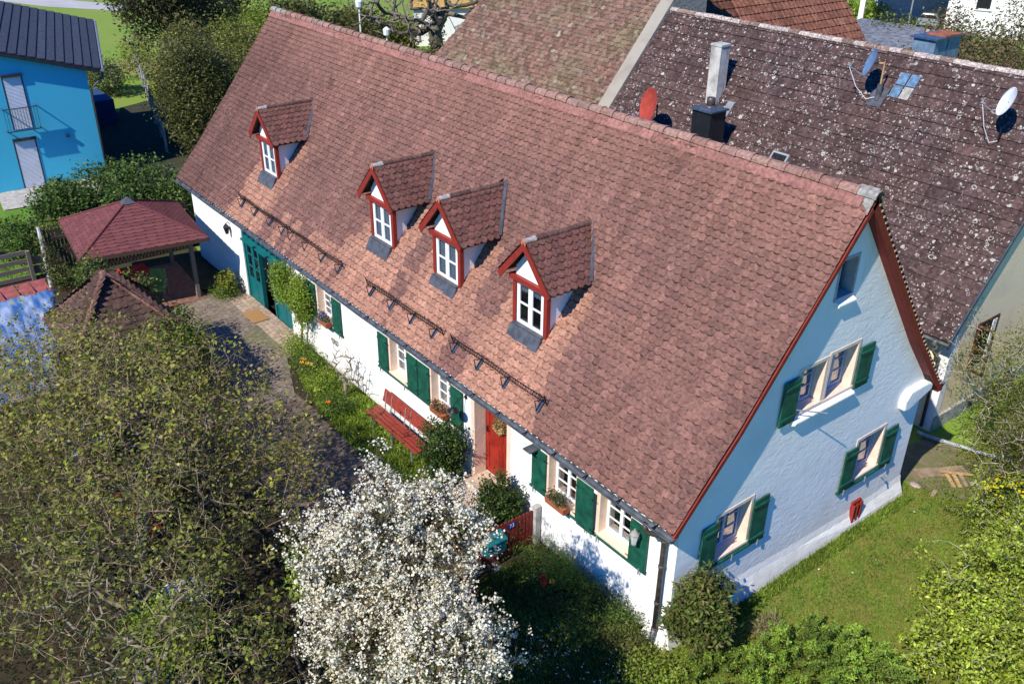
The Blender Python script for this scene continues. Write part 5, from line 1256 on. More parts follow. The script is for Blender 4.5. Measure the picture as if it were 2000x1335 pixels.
def tulip(x, y, h, col, label, group=None):
    t = thing('tulip', label, 'flower', (x, y, 0), group)
    s = MB(); s.tube([(x, y, 0), (x+0.01, y-0.01, h*0.5), (x+0.02, y, h)], 0.006, 5)
    for a in (0, 2.3, 4.4): s.prism([(x, y, 0), (x+0.03*math.cos(a)+0.01, y+0.03*math.sin(a), h*0.4), (x+0.10*math.cos(a), y+0.10*math.sin(a), h*0.62), (x+0.02*math.cos(a)-0.01, y+0.02*math.sin(a), h*0.38)], (0.002, 0.002, 0))
    s.build('stem', [mat('tulip_green', (0.05, 0.12, 0.03), 0.6)], t)
    p = MB(); k = 6
    for j in range(k):
        a = j*6.283/k; ca, sa = math.cos(a), math.sin(a); cx, cy = x+0.02, y
        p.add([(cx, cy, h), (cx+ca*0.055-sa*0.028, cy+sa*0.055+ca*0.028, h+0.035), (cx+ca*0.065, cy+sa*0.065, h+0.09), (cx+ca*0.055+sa*0.028, cy+sa*0.055-ca*0.028, h+0.035)], [(0, 1, 2, 3)])
    p.build('petals', [mat('tulip_%s' % ('red' if col[1] < 0.1 else 'orange' if col[1] < 0.3 else 'yellow'), col, 0.5, trans=0.2)], t)
tulip(-2.52, -1.02, 0.42, (0.75, 0.03, 0.015), 'red tulip nearest the wall in front of the gate'); tulip(-2.38, -1.12, 0.42, (0.75, 0.03, 0.015), 'red tulip nearest the camera in front of the gate'); tulip(-2.32, -0.95, 0.42, (0.80, 0.42, 0.03), 'yellow tulip beside the two red tulips')
for x, y in ((-13.5, -0.95), (-13.35, -0.85), (-13.62, -0.80)): tulip(x, y, 0.40, (0.80, 0.55, 0.03), 'yellow tulip in the small clump near the foot of the climber', 'yellow tulips by the climber')
tulip(-11.15, -1.35, 0.40, (0.8, 0.22, 0.02), 'orange tulip below the leafless shrub')

# right-hand garden shrubs
def twiggy(label, c, r, n, cols, size, nt=300, root=None, shell=0.35, name='shrub', clump=7, tip=(0.42, 0.37, 0.30), group=None, r0=0.06, cs=0.09, bark=(0.22, 0.18, 0.13), seed=None):
    seed = seed if seed is not None else random.random()*60; root = root or (c[0], c[1], 0)
    t = thing(name, label, 'shrub', (root[0], root[1], 0), group)
    T = ell(c, r, nt, 0.35, seed, 0.1, 0.7); N, par, tips = skeleton(root, T, step=0.16, wig=0.06)
    branches('branch', N, par, r0, 0.005, t, bark, tipcol=tip)
    src = N[tips] if len(tips) > 10 else N; src = np.concatenate([src, ell(c, r, len(src)//2, shell, seed, 0.1, 0.7)])
    k = rng.integers(0, len(src), n//clump); P = np.repeat(src[k], clump, axis=0)+rng.normal(size=(len(k)*clump, 3))*cs
    leaves('foliage', P, size, cols, t, 0.5, upb=0.5, cmul=np.repeat(0.5+0.8*rng.random(len(k)), clump)); return t
twiggy('large lime green leafy shrub at the right edge of the lawn', (3.35, 6.3, 0.85), (1.45, 2.0, 1.15), 19000, G_lime, 0.082, 420, seed=3)
twiggy('lime green shrub with bare grey twigs in the lower right corner', (4.2, 4.2, 0.75), (1.35, 1.3, 1.0), 17000, G_lime, 0.082, 420, seed=12)
twiggy('small yellow green shrub between the wood pile and the lime shrubs', (2.2, 8.3, 0.45), (0.8, 0.8, 0.5), 6000, G_fresh+G_yel, 0.055, 160, seed=23)
twiggy('wispy olive shrub in front of the cream wall at the right edge', (0.45, 11.5, 2.0), (1.1, 1.7, 1.6), 11000, G_yel+G_olive+G_spring, 0.06, 620, root=(0.9, 11.5, 0), seed=31, cs=0.14)
twiggy('feathery green shrub between the downpipe drain and the right edge', (1.75, 10.0, 1.5), (0.9, 1.1, 1.2), 9000, G_olive+G_yel, 0.05, 300, seed=37, cs=0.13)
twiggy('tall wispy shrub at the right edge beside the cream gable window', (0.7, 14.2, 2.3), (1.0, 1.4, 1.5), 5000, G_yel+G_olive, 0.055, 260, root=(1.0, 14.2, 0), seed=41, cs=0.16)
yf = bush('forsythia', 'yellow flowering bush beside the stones at the right edge', 'shrub', (2.0, 9.1, 0.55), (0.55, 0.5, 0.5), 1800, 0.06, G_dark+G_mid, clump=6)
leaves('flowers', ell((2.0, 9.1, 0.6), (0.58, 0.52, 0.5), 230, 0.85, 2, 0.2), 0.10, [(0.75, 0.62, 0.02), (0.6, 0.6, 0.05)], yf, 0.9, upb=1.5, material=M_petal)

# feathery juniper like fronds at the bottom
def frond_bush(label, c, r, nf, cols, lsize=0.035, hgt=0.9, lean=(0.35, -0.2), seed=5):
    t = thing('juniper', label, 'shrub', (c[0], c[1], 0)); VP = []; cmx = []
    segs = MB()
    for i in range(nf):
        a = random.random()*6.283; q = math.sqrt(random.random()); bx = c[0]+math.cos(a)*q*r[0]; by = c[1]+math.sin(a)*q*r[1]
        L = hgt*(0.55+0.6*random.random()); dx = math.cos(a)*0.30*q+lean[0]+random.uniform(-0.15, 0.15); dy = math.sin(a)*0.30*q+lean[1]+random.uniform(-0.15, 0.15)
        b0 = 0.7+0.6*random.random(); n = 42
        P0 = Vector((bx, by, 0.1+0.45*(1-q*q)*hgt)); pts = []
        for j in range(n):
            s_ = j/(n-1); p = P0+Vector((dx*L*s_, dy*L*s_, L*(s_-0.35*s_*s_))); pts.append(p)
            w = 0.085*(1-s_)**0.6+0.01
            for _ in range(3):
                VP.append((p.x+random.gauss(0, w*0.6), p.y+random.gauss(0, w*0.6), p.z+random.gauss(0, w*0.4))); cmx.append(b0*(0.75+0.5*s_))
        segs.tube([pts[0], pts[n//2], pts[-1]], [0.012, 0.007, 0.003], 4)
    segs.build('stem', [mat('frond_stem', (0.12, 0.09, 0.05), 0.9)], t)
    leaves('foliage', np.array(VP), lsize, cols, t, 0.5, upb=0.9, cmul=np.array(cmx)); return t
frond_bush('feathery green juniper filling the bottom edge of the lawn', (2.55, 1.45, 0), (1.35, 1.35), 240, G_fresh+[(0.13, 0.27, 0.04)], hgt=0.95, lsize=0.045)
frond_bush('low feathery green shrub at the bottom edge below the house corner', (1.25, 0.2, 0), (0.75, 0.75), 90, G_mid+G_fresh, hgt=0.55, lsize=0.045)
bush('grass_tuft', 'dry straw coloured grass tuft beside the juniper', 'grass', (1.05, 1.75, 0.22), (0.28, 0.3, 0.25), 900, 0.16, [(0.34, 0.29, 0.16), (0.22, 0.20, 0.08)], aspect=0.08, twigs=10, r0=0.005)
bush('shrub', 'loose yellow green plants below the corner bush', 'shrub', (0.75, -0.85, 0.2), (0.8, 0.5, 0.28), 3500, 0.06, G_fresh+G_spring, clump=6, twigs=30)

# ================================================================ MIDDLE DISTANCE
HG = None
for i, (x, y, h, r_, lb) in enumerate([(-30.2, -2.9, 1.6, 0.9, 'glossy laurel bush at the corner of the blue house terrace'), (-29.4, -1.4, 2.3, 1.3, 'glossy laurel bush left of the gazebo roof peak'), (-27.6, -0.6, 2.7, 1.5, 'broad glossy laurel bush behind the gazebo roof peak'), (-25.7, 0.6, 2.6, 1.25, 'glossy laurel bush against the left end of the farmhouse'), (-28.2, -3.4, 2.0, 1.2, 'low laurel bush beside the left corner of the gazebo roof'), (-26.2, -1.5, 2.3, 1.1, 'laurel bush right behind the gazebo roof')]):
    bush('laurel', lb, 'shrub', (x, y, h*0.5), (r_, r_, h*0.52), 5200, 0.13, G_mid+G_dark+[(0.16, 0.23, 0.06)], clump=6, cs=0.13, shell=0.6, seed=i*3.1)
bush('shrub', 'small dark leaved bush standing behind the plank fence', 'shrub', (-27.2, -5.3, 0.75), (1.0, 0.8, 0.75), 2600, 0.10, G_mid+G_dark, clump=6)
bush('shrub', 'yellow green shrub by the leaning ivy covered post', 'shrub', (-25.4, -4.3, 1.3), (0.7, 0.8, 0.6), 1500, 0.09, G_yel+G_mid, clump=6)

def bg_tree(name, label, x, y, h, r_, cols, n, size, z0=None, seed=0, group=None, amt=0.35, r0=0.14, clump=8, cs=0.3, shell=0.45, bark=(0.14, 0.10, 0.07), nt=120, conic=False, tip=None):
    z0 = z0 if z0 is not None else h*0.15
    t = thing(name, label, 'tree', (x, y, 0), group); c = (x, y, (h+z0)/2); r = (r_, r_, (h-z0)/2)
    T = ell(c, [q*0.9 for q in r], nt, 0.3, seed, 0.3, amt)
    C = ell(c, r, n//clump, shell, seed, 0.2, amt)
    if conic:
        f = np.clip((h-C[:, 2])/(h-z0), 0.08, 1)[:, None]; C[:, :2] = np.array((x, y))+(C[:, :2]-np.array((x, y)))*f*1.25
        f = np.clip((h-T[:, 2])/(h-z0), 0.08, 1)[:, None]; T[:, :2] = np.array((x, y))+(T[:, :2]-np.array((x, y)))*f*1.2
    N, par, tips = skeleton((x, y, 0), T, step=0.5, wig=0.08, first=[(x, y, z0*0.5+0.2), (x, y, z0+0.3)]); branches('trunk', N, par, r0, 0.012, t, bark, k=5, tipcol=tip)
    P = np.repeat(C, clump, axis=0)+rng.normal(size=(len(C)*clump, 3))*cs
    P[:, 2] = np.maximum(P[:, 2], 0.05)
    leaves('crown', P, size, cols, t, 0.45, upb=0.5, cmul=np.repeat(0.6+0.8*rng.random(len(C)), clump)); return t
G_pine = [(0.05, 0.065, 0.02), (0.08, 0.09, 0.026), (0.13, 0.12, 0.035), (0.035, 0.05, 0.016)]
bg_tree('conifer', 'dark dense conifer beside the upper left edge of the farmhouse roof', -32.6, 4.0, 6.2, 1.7, G_pine+G_olive, 24000, 0.14, z0=0.4, seed=2, cs=0.16)
bg_tree('conifer', 'brownish green bushy conifer above the dark driveway', -38.0, 5.4, 5.8, 1.8, G_olive+G_brown+G_yel, 18000, 0.14, z0=0.4, seed=5, cs=0.2)
bg_tree('shrub', 'feathery light green shrub touching the left roof verge', -35.6, 7.2, 4.9, 1.9, G_yel+G_olive, 13000, 0.14, z0=0.3, seed=8, cs=0.2)
bg_tree('shrub', 'low olive shrub below the left roof verge', -27.2, 2.4, 2.6, 1.2, G_olive+G_mid, 5200, 0.12, z0=0.2, seed=9, cs=0.16)
bg_tree('shrub', 'yellowish feathery shrub behind the dark conifer', -41.5, 9.6, 5.2, 2.6, G_yel+G_olive, 13000, 0.16, z0=0.3, seed=10, cs=0.24)
bg_tree('shrub', 'pale green shrub beside the top left corner of the farmhouse roof', -47.5, 13.6, 4.6, 2.8, G_yel+G_fresh, 11000, 0.18, z0=0.3, seed=11, cs=0.28)
bg_tree('larch', 'leaning rusty brown larch at the end of the lawn', -50.5, 8.8, 8.2, 3.0, [(0.10, 0.075, 0.04), (0.085, 0.085, 0.03), (0.05, 0.06, 0.025)], 11000, 0.25, z0=2.6, seed=14, cs=0.35)
bg_tree('conifer', 'dark conifer at the top edge left of the pale birch trunk', -55.0, 13.2, 7.6, 2.8, G_pine+G_brown, 9000, 0.28, z0=1.0, seed=15, cs=0.35)
bg_tree('conifer', 'tall dark conifer at the top edge right of the pale birch trunk', -52.0, 18.0, 4.2, 2.6, G_pine+G_olive, 8000, 0.28, z0=0.4, seed=16, cs=0.35)
bt_ = thing('birch', 'pale birch trunk at the top edge between dark conifers', 'tree', (-56.6, 15.6, 0))
m = MB(); m.tube([(-56.6, 15.6, 0), (-56.7, 15.7, 4), (-56.6, 15.6, 9)], [0.30, 0.24, 0.16], 8); m.build('trunk', [mat('birch_bark', (0.42, 0.40, 0.37), 0.9, var=0.4, scale=3)], bt_)
leaves('crown', ell((-56.6, 15.6, 10.5), (2.2, 2.2, 2.2), 2500, 0.3, 1), 0.2, G_spring, bt_)
bush('shrub', 'round grey green shrub on the lawn behind the blue house', 'shrub', (-50.5, 4.6, 1.0), (1.5, 1.4, 1.0), 3600, 0.16, [(0.14, 0.17, 0.07), (0.11, 0.14, 0.05)], clump=6, cs=0.2)
bush('shrub', 'pale twiggy young shrub halfway along the lawn', 'shrub', (-53.5, 7.6, 1.3), (1.0, 1.0, 1.2), 1800, 0.14, G_yel, clump=5, cs=0.2)
# fence along the lawn
fe = thing('fence', 'thin wire fence with pale posts along the shaded drive', 'fence', (-47, 5.6, 0))
for i in range(9):
    a = i/8; x = -58+21*a; y = 8.8-5.3*a; p = MB(); p.box(x-0.05, y-0.05, 0, x+0.05, y+0.05, 1.5); p.build('post', [M_concrete], fe)
for z in (0.5, 1.0, 1.4): p = MB(); p.tube([(-58, 8.8, z), (-37, 3.5, z)], 0.012, 4); p.build('wire', [M_lightmetal], fe)

# behind the ridge: hedges, old tree, tent, lamps
HB2 = [(-39.5, 17.0, 2.2, 1.6, G_olive+G_brown, 'brownish green bush behind the far end of the ridge'), (-42.5, 20.0, 2.0, 1.5, G_brown+G_olive, 'twiggy brown bush behind the ridge left of the lamp posts'), (-48.5, 21.0, 2.4, 1.6, G_olive+G_pine, 'dark bush behind the two white lamp posts'),
       (-41.5, 22.5, 1.6, 1.2, G_brown, 'low brown hedge shrub below the old bare tree'), (-47.5, 23.2, 2.6, 1.1, G_yel+G_olive, 'yellowish thuja left of the old bare tree'), (-51.0, 22.4, 3.4, 2.2, G_pine+G_olive, 'dark thuja at the top edge above the ridge'), (-53.5, 23.0, 2.6, 1.6, G_brown+G_yel, 'ochre bush at the top edge left of the white tent'), (-46.0, 17.0, 3.0, 2.0, G_pine+G_brown, 'dark low conifer behind the top left roof corner')]
for i, (x, y, h, r_, cols, lb) in enumerate(HB2): bg_tree('shrub', lb, x, y, h, r_, cols, 6000, 0.22, z0=0.2, seed=30+i*2, cs=0.3, nt=90, tip=(0.3, 0.26, 0.2))
ot = thing('old_tree', 'big leafless old tree with forked mossy trunk behind the ridge', 'tree', (-45.6, 25.2, 0))
T = np.concatenate([ell((-47, 23.4, 4.5), (4.5, 3.6, 2.8), 330, 0.4, 3, 1.0), ell((-44.5, 27.5, 5.5), (3.0, 3.0, 2.2), 140, 0.4, 5, 1.6)])
N, par, tips = skeleton((-45.6, 25.2, 0), T, step=0.45, wig=0.14, first=[(-45.6, 25.2, 1.2), (-45.7, 25.1, 2.4)])
branches('trunk', N, par, 0.5, 0.012, ot, (0.13, 0.11, 0.085), k=6, power=0.52, tipcol=(0.24, 0.21, 0.17))
leaves('ivy', np.concatenate([ell((-45.6, 25.2, 1.3), (0.7, 0.7, 1.4), 500, 0.6, 3), ell((-46.5, 24.5, 3.0), (1.6, 1.4, 1.2), 300, 0.2, 3)]), 0.18, G_olive, ot)
tn = thing('white_tent', 'white marquee behind the old bare tree', 'tent', (-56, 36, 0))
td = Vector((2.1, 3.0, 0)).normalized(); tq = Vector((-td.y, td.x, 0)); t0_ = Vector((-52.4, 27.7, 0))
m = MB(); m.prism([t0_, t0_+td*7, t0_+td*7+tq*6, t0_+tq*6], (0, 0, 2.75)); m.build('wall', [M_wframe], tn)
m = MB(); m.prism([t0_-td*0.3-tq*0.3+Vector((0, 0, 2.75)), t0_-td*0.3+tq*6.3+Vector((0, 0, 2.75)), t0_-td*0.3+tq*3+Vector((0, 0, 4.3))], td*7.6); m.build('roof', [mat('ochre_canvas', (0.42, 0.26, 0.07), 0.8)], tn)
def lamp(x, y, h, label):
    t = thing('street_lamp', label, 'lamp', (x, y, 0)); m = MB(); m.lathe([(0.14, 0), (0.14, 0.5), (0.06, 0.7), (0.05, h-0.6)], x, y, 10); m.build('post', [M_wframe], t)
    m = MB(); m.lathe([(0.08, h-0.6), (0.20, h-0.5), (0.24, h-0.15), (0.05, h)], x, y, 10); m.build('lamp_head', [M_wframe], t)
lamp(-47.0, 20.2, 4.6, 'taller white lamp post behind the ridge'); lamp(-45.4, 21.2, 3.0, 'shorter white lamp post nearer the old tree')
tr_fence = thing('fence', 'dark iron railing behind the old bare tree', 'fence', (-46, 29.5, 0)); m = MB()
for i in range(26): m.box(-48.5+i*0.2, 29.4, 0, -48.46+i*0.2, 29.44, 1.3)
m.box(-48.5, 29.4, 1.2, -43.3, 29.44, 1.24); m.build('railing', [M_iron], tr_fence)
# upper right hedge
for i, (x, y, h, r_, lb) in enumerate([(-27.0, 50.0, 3.4, 2.2, 'leafy bush beside the clad box chimney'), (-22.5, 50.5, 3.6, 2.6, 'reddish twiggy bush right of the clad box chimney'), (-20.0, 47.0, 3.6, 2.6, 'brownish hedge bush below the white house'), (-17.5, 50.0, 3.8, 2.8, 'twiggy hedge bush at the upper right edge'), (-17.0, 43.5, 3.6, 2.4, 'hedge bush just behind the lichened ridge on the right'), (-21.5, 43.0, 2.6, 1.8, 'low brown bush behind the ridge near the white dish'), (-26.5, 56.5, 4.0, 1.6, 'loose young tree before the white house wall'), (-23.2, 58.5, 4.4, 1.6, 'thin young tree at the upper right corner')]):
    twc = G_brown+[(0.16, 0.09, 0.05), (0.09, 0.12, 0.03)]
    bg_tree('shrub', lb, x, y, h, r_, G_mid+G_olive if i == 0 else twc, 4600 if i < 6 else 1500, 0.22, z0=0.1, seed=60+i, cs=0.35, nt=130, tip=(0.28, 0.18, 0.12), r0=0.08)
gp_ = bush('plant', 'green plants at the edge of the white house driveway', 'plant', (-41.5, 68.5, 0.5), (2.2, 2.0, 0.7), 1800, 0.3, G_fresh, clump=5, cs=0.4)

# ================================================================ GAZEBO, WELL HOUSE, FENCES, TARPAULIN
gz = thing('gazebo', 'garden gazebo with a dark red shingled pyramid roof', 'gazebo', (-21.8, -2.7, 0))
GC = [Vector((-24.0, -4.43, 2.30)), Vector((-20.09, -4.84, 2.30)), Vector((-19.55, -1.0, 2.30)), Vector((-23.41, -0.62, 2.30))]; GA = Vector((-21.78, -2.68, 3.27))
rf_ = MB(); M_shing = mat('red_bitumen_shingle', (1, 1, 1), 0.95, var=0.12, scale=30, attr=True, bump=0.003, bscale=80, spec=0.1)
for i in range(4):
    a = GC[i]; b_ = GC[(i+1) % 4]; n_ = 15
    up_ = (b_-a).cross(GA-a).normalized()
    if up_.z < 0: up_ = -up_
    for j in range(n_):
        s0, s1 = j/n_, (j+1)/n_; e0 = a.lerp(GA, s0); e1 = b_.lerp(GA, s0); f0 = a.lerp(GA, s1); f1 = b_.lerp(GA, s1)
        w = (e1-e0).length; m_ = max(1, int(w/0.30)); o_ = 0.5 if j % 2 else 0
        for k in range(m_+1):
            t0 = max(0, (k-o_)/m_); t1 = min(1, (k+1-o_)/m_)
            if t1 <= t0: continue
            p0 = e0.lerp(e1, t0)+up_*0.018; p1 = e0.lerp(e1, t1)+up_*0.018; q0 = f0.lerp(f1, t0)+up_*0.004; q1 = f0.lerp(f1, t1)+up_*0.004; pm1 = p0.lerp(q0, 0.25); pm2 = p1.lerp(q1, 0.25); c1 = p0.lerp(p1, 0.25); c2 = p0.lerp(p1, 0.75)
            cc_ = tuple(np.array((0.155, 0.055, 0.055))*(0.85+0.3*random.random()))
            rf_.add([pm1, c1, c2, pm2, q1, q0], [(0, 1, 2, 3, 4, 5)], cc_)
            rf_.add([p0-up_*0.012, p1-up_*0.012, q1-up_*0.006, q0-up_*0.006], [(0, 1, 2, 3)], (0.06, 0.022, 0.024))
for i in range(4): rf_.tube([GC[i]+Vector((0, 0, 0.02)), GA+Vector((0, 0, 0.03))], 0.035, 6, c=(0.14, 0.045, 0.05))
for i in range(4): rf_.beam(GC[i]-Vector((0, 0, 0.06)), GC[(i+1) % 4]-Vector((0, 0, 0.06)), 0.03, 0.10, c=(0.10, 0.06, 0.04))
gro = rf_.build('roof', [M_shing], gz)
m = MB(); m.add([GA+Vector((0, 0, 0.14))]+[GA+(GC[i]-GA)*0.11+Vector((0, 0, 0.05)) for i in range(4)], [(0, 1, 2), (0, 2, 3), (0, 3, 4), (0, 4, 1)]); m.build('zinc_cap', [M_lead], gro)
for (x, y) in ((-20.25, -1.40), (-23.35, -1.15), (-23.5, -4.1), (-20.55, -4.45)):
    m = MB(); m.box(x-0.06, y-0.06, 0, x+0.06, y+0.06, 2.3); m.build('post', [M_wood], gz)
m = MB()
for a, b_ in (((-20.25, -1.4), (-23.35, -1.15)), ((-23.35, -1.15), (-23.5, -4.1)), ((-23.5, -4.1), (-20.55, -4.45)), ((-20.55, -4.45), (-20.25, -1.4))): m.beam((*a, 2.22), (*b_, 2.22), 0.08, 0.14)
m.build('beam', [M_wood], gz)
m = MB(); m.prism([(-20.0, -1.2, 0.012), (-23.6, -0.95, 0.012), (-23.7, -4.3, 0.012), (-20.3, -4.6, 0.012)], (0, 0, 0.03)); m.build('floor', [mat('terracotta_floor', (0.20, 0.10, 0.07), 0.9, var=0.2)], gz)
def garden_chair(x, y, rz, col, label, grp):
    t = thing('garden_chair', label, 'chair', (x, y, 0), grp); Mx = Matrix.Translation((x, y, 0)) @ Matrix.Rotation(rz, 4, 'Z')
    s = MB(); s.box(-0.25, -0.25, 0.40, 0.25, 0.25, 0.47); s.v = [tuple(Mx @ Vector(p)) for p in s.v]; s.build('seat_cushion', [col], t, bevel=0.02)
    s = MB(); s.prism([(-0.25, 0.22, 0.47), (-0.25, 0.28, 0.47), (-0.25, 0.38, 0.98), (-0.25, 0.32, 0.98)], (0.5, 0, 0)); s.v = [tuple(Mx @ Vector(p)) for p in s.v]; s.build('backrest', [col], t, bevel=0.02)
    for sx in (-0.27, 0.27):
        s = MB(); s.tube([(sx, -0.26, 0.03), (sx, -0.24, 0.62), (sx, 0.05, 0.66), (sx, 0.30, 0.62), (sx, 0.26, 0.03)], 0.014, 6); s.v = [tuple(Mx @ Vector(p)) for p in s.v]; s.build('arm_frame', [M_lightmetal], t)
M_lime = mat('lime_cushion', (0.20, 0.30, 0.07), 0.9)
garden_chair(-20.9, -2.5, R(60), M_lime, 'lime green cushioned garden chair nearest the gazebo post', None); garden_chair(-21.1, -3.4, R(100), M_lime, 'lime green cushioned garden chair deeper under the gazebo', None)
tb = thing('red_table', 'red covered table in the shade of the gazebo', 'table', (-22.0, -3.0, 0)); m = MB(); m.box(-22.5, -3.5, 0.70, -21.5, -2.4, 0.74); m.build('tabletop', [mat('red_cloth', (0.45, 0.03, 0.02), 0.9)], tb, bevel=0.01)
for x, y in ((-22.4, -3.4), (-21.6, -3.4), (-22.4, -2.5), (-21.6, -2.5)): m = MB(); m.box(x-0.03, y-0.03, 0.04, x+0.03, y+0.03, 0.70); m.build('leg', [M_wood], tb)

# dark slatted fence left of the house
wf = thing('wooden_fence', 'dark vertical board fence between the farmhouse and the laurels', 'fence', (-24.3, -0.2, 0))
m = MB()
for i in range(40): y = -4.9+i*0.125; m.box(-24.62, y, 0.02, -24.59, y+0.085, 1.85+0.03*math.sin(i))
m.box(-24.585, -4.9, 0.4, -24.54, 0.1, 0.5); m.box(-24.585, -4.9, 1.45, -24.54, 0.1, 1.55); m.build('boards', [mat('dark_stained_board', (0.07, 0.05, 0.04), 0.9, var=0.3)], wf)
lp = thing('ivy_post', 'pale leaning post overgrown with ivy beside the gazebo', 'post', (-24.05, -5.15, 0))
m = MB(); m.tube([(-24.05, -5.12, 0), (-24.3, -5.06, 1.0), (-24.6, -5.0, 2.0)], [0.09, 0.075, 0.06], 7); m.build('trunk', [mat('pale_bark', (0.42, 0.40, 0.38), 0.9, var=0.4, scale=5)], lp)
leaves('ivy', np.concatenate([ell((-24.0, -5.0, 0.9), (0.35, 0.3, 1.0), 700, 0.3, 1), ell((-23.7, -4.8, 0.5), (0.7, 0.5, 0.5), 900, 0.3, 2)]), 0.085, G_dark+G_olive, lp)
# plank fence
pf = thing('plank_fence', 'weathered grey plank fence with one fresh board at the left edge', 'fence', (-25.1, -6.5, 0))
for i, z in enumerate((0.05, 0.35, 0.65, 0.95)):
    m = MB(); m.box(-25.12, -9.5, z, -25.08, -5.45, z+0.15); m.build('rail', [M_wood], pf)
m = MB(); m.box(-25.08, -5.42, 0.55, -25.04, -4.95, 0.85); m.build('rail', [M_newwood], pf)
m = MB(); m.box(-25.08, -5.42, 0.2, -25.04, -4.95, 0.5); m.build('rail', [M_wood], pf)
for y in (-5.45, -8.0): m = MB(); m.box(-25.06, y-0.06, 0, -24.94, y+0.06, 1.1); m.build('post', [M_wood], pf)
sc = thing('garden_ornament', 'small black disc hanging on the plank fence', 'ornament', (-25.6, -6.1, 0)); m = MB(); m.lathe([(0.14, 0), (0.14, 0.03)], 0, 0, 14, M=Matrix.Translation((-25.6, -6.15, 0.9)) @ Matrix.Rotation(R(70), 4, 'Y')); m.build('disc', [M_iron], sc); m = MB(); m.tube([(-25.6, -6.15, 0), (-25.6, -6.15, 0.9)], 0.012, 5); m.build('stick', [M_iron], sc)

# blue tarpaulin over a low red lean-to
ts = thing('lean_to', 'low lean-to with red ribbed sheet roof under the blue tarpaulin', 'shed', (-19, -7.8, 0))
def tpz(x): return 1.62-0.10*(x+20.6)
m = MB()
m.prism([(-20.95, -5.75, tpz(-20.95)), (-15.2, -7.0, tpz(-15.2)-0.05), (-15.2, -10.5, tpz(-15.2)-0.05), (-20.95, -10.5, tpz(-20.95))], (0, 0, -0.05), c=(1, 1, 1))
for k in range(9): y = -5.85-k*0.42; m.box(-20.97, y-0.035, tpz(-20.97)+0.0, -19.9, y+0.035, tpz(-20)+0.09)
m.build('roof', [mat('red_sheet', (0.30, 0.085, 0.07), 0.6, var=0.2)], ts)
m = MB(); m.box(-20.7, -10.4, 0, -20.6, -5.9, 1.5); m.build('wall', [M_wood], ts)
m = MB(); m.box(-15.5, -10.4, 0, -15.4, -7.2, 1.0); m.build('wall', [M_wood], ts)
nx, ny = 60, 60; V = []; Q = []
for i in range(nx+1):
    for j in range(ny+1):
        a = i/nx; b_ = j/ny; x = -20.1+a*(5.3); y0 = -5.68-a*1.35; y = y0-b_*(4.0-a*0.8)
        wz = 0.045*n3(x*1.2+y*0.6, y*2.6, 2)+0.03*n3(x*3, y*7+x*2, 5)
        V.append((x, y, tpz(x)+0.09+wz-(0.12 if j == 0 or i == 0 else 0)))
for i in range(nx):
    for j in range(ny): k = i*(ny+1)+j; Q.append((k, k+1, k+ny+2, k+ny+1))
tarp = fast_mesh('tarpaulin', np.array(V), np.array(Q), np.ones((len(Q), 3)), mat('blue_tarpaulin', (0.03, 0.11, 0.30), 0.4, scale=1.1, col2=(0.34, 0.42, 0.52), stretch=(1, 4, 1), ramp=(0.40, 0.66), spec=0.5), None, (-18, -8, 1.4), smooth=True)
tag(tarp, 'wrinkled bright blue tarpaulin laid over the lean-to roof', 'tarpaulin')
# small tiled roof (well house)
wh_ = thing('oven_house', 'small garden oven house with a steep old tiled pyramid roof', 'hut', (-15.9, -5.15, 0))
hx, hy, hz, az_ = -15.9, -5.15, 1.95, 3.5; hr = 1.45
m = MB(); m.box(hx-1.15, hy-1.15, 0, hx+1.15, hy+1.15, 2.05); m.build('wall', [M_stone], wh_)
m = MB(); Ls = math.hypot(hr, az_-hz)
for dx, dy in ((1, 0), (-1, 0), (0, 1), (0, -1)):
    ud = Vector((-dy, dx, 0)); dd = Vector((-dx*hr, -dy*hr, az_-hz)).normalized(); e0 = Vector((hx+dx*hr, hy+dy*hr, hz)); nn = Vector((dx*(az_-hz), dy*(az_-hz), hr)).normalized()
    def pth(v, e0=e0, dd=dd, nn=nn):
        if v is None: return Ls
        return e0+dd*min(v, Ls), nn
    def kp(u, v): return abs(u-hr) < hr*(1-v/Ls)+0.08
    def tc_(u, v):
        g_ = 0.5+0.5*n3(u*2, v*2, dx+dy*3); c = np.array((0.115, 0.060, 0.048))*(1-g_)+np.array((0.065, 0.045, 0.036))*g_
        return tuple(c*(0.7+0.6*random.random()))
    m2 = MB(); tile_rows(m, pth, 2*hr, -hr, ud, 0.18, 0.15, 0.28, tc_, keep=kp, jit=0.012)
    m.m = 2; m.add([e0-ud*hr, e0+ud*hr, Vector((hx, hy, az_-0.02))], [(0, 1, 2)]); m.m = 0
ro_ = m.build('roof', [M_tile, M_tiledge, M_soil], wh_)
m = MB()
for dx, dy in ((1, 1), (-1, 1), (1, -1), (-1, -1)): ridge_tiles(m, (hx+dx*hr, hy+dy*hr, hz+0.02), (hx, hy, az_+0.03), 0.09, 9, lambda i: tuple(np.array((0.17, 0.09, 0.07))*(0.6+0.8*random.random())))
m.build('hip_tiles', [M_tile], ro_)
iv = thing('ivy', 'dark ivy mass climbing over the right side of the small pyramid roof', 'climber', (-14.6, -4.0, 0))
T = ell((-15.0, -3.8, 1.2), (1.5, 0.8, 1.1), 120, 0.3, 3, 0.1); N, par, tips = skeleton((-14.6, -4.0, 0), T, step=0.2); branches('stem', N, par, 0.04, 0.005, iv, (0.12, 0.09, 0.06))
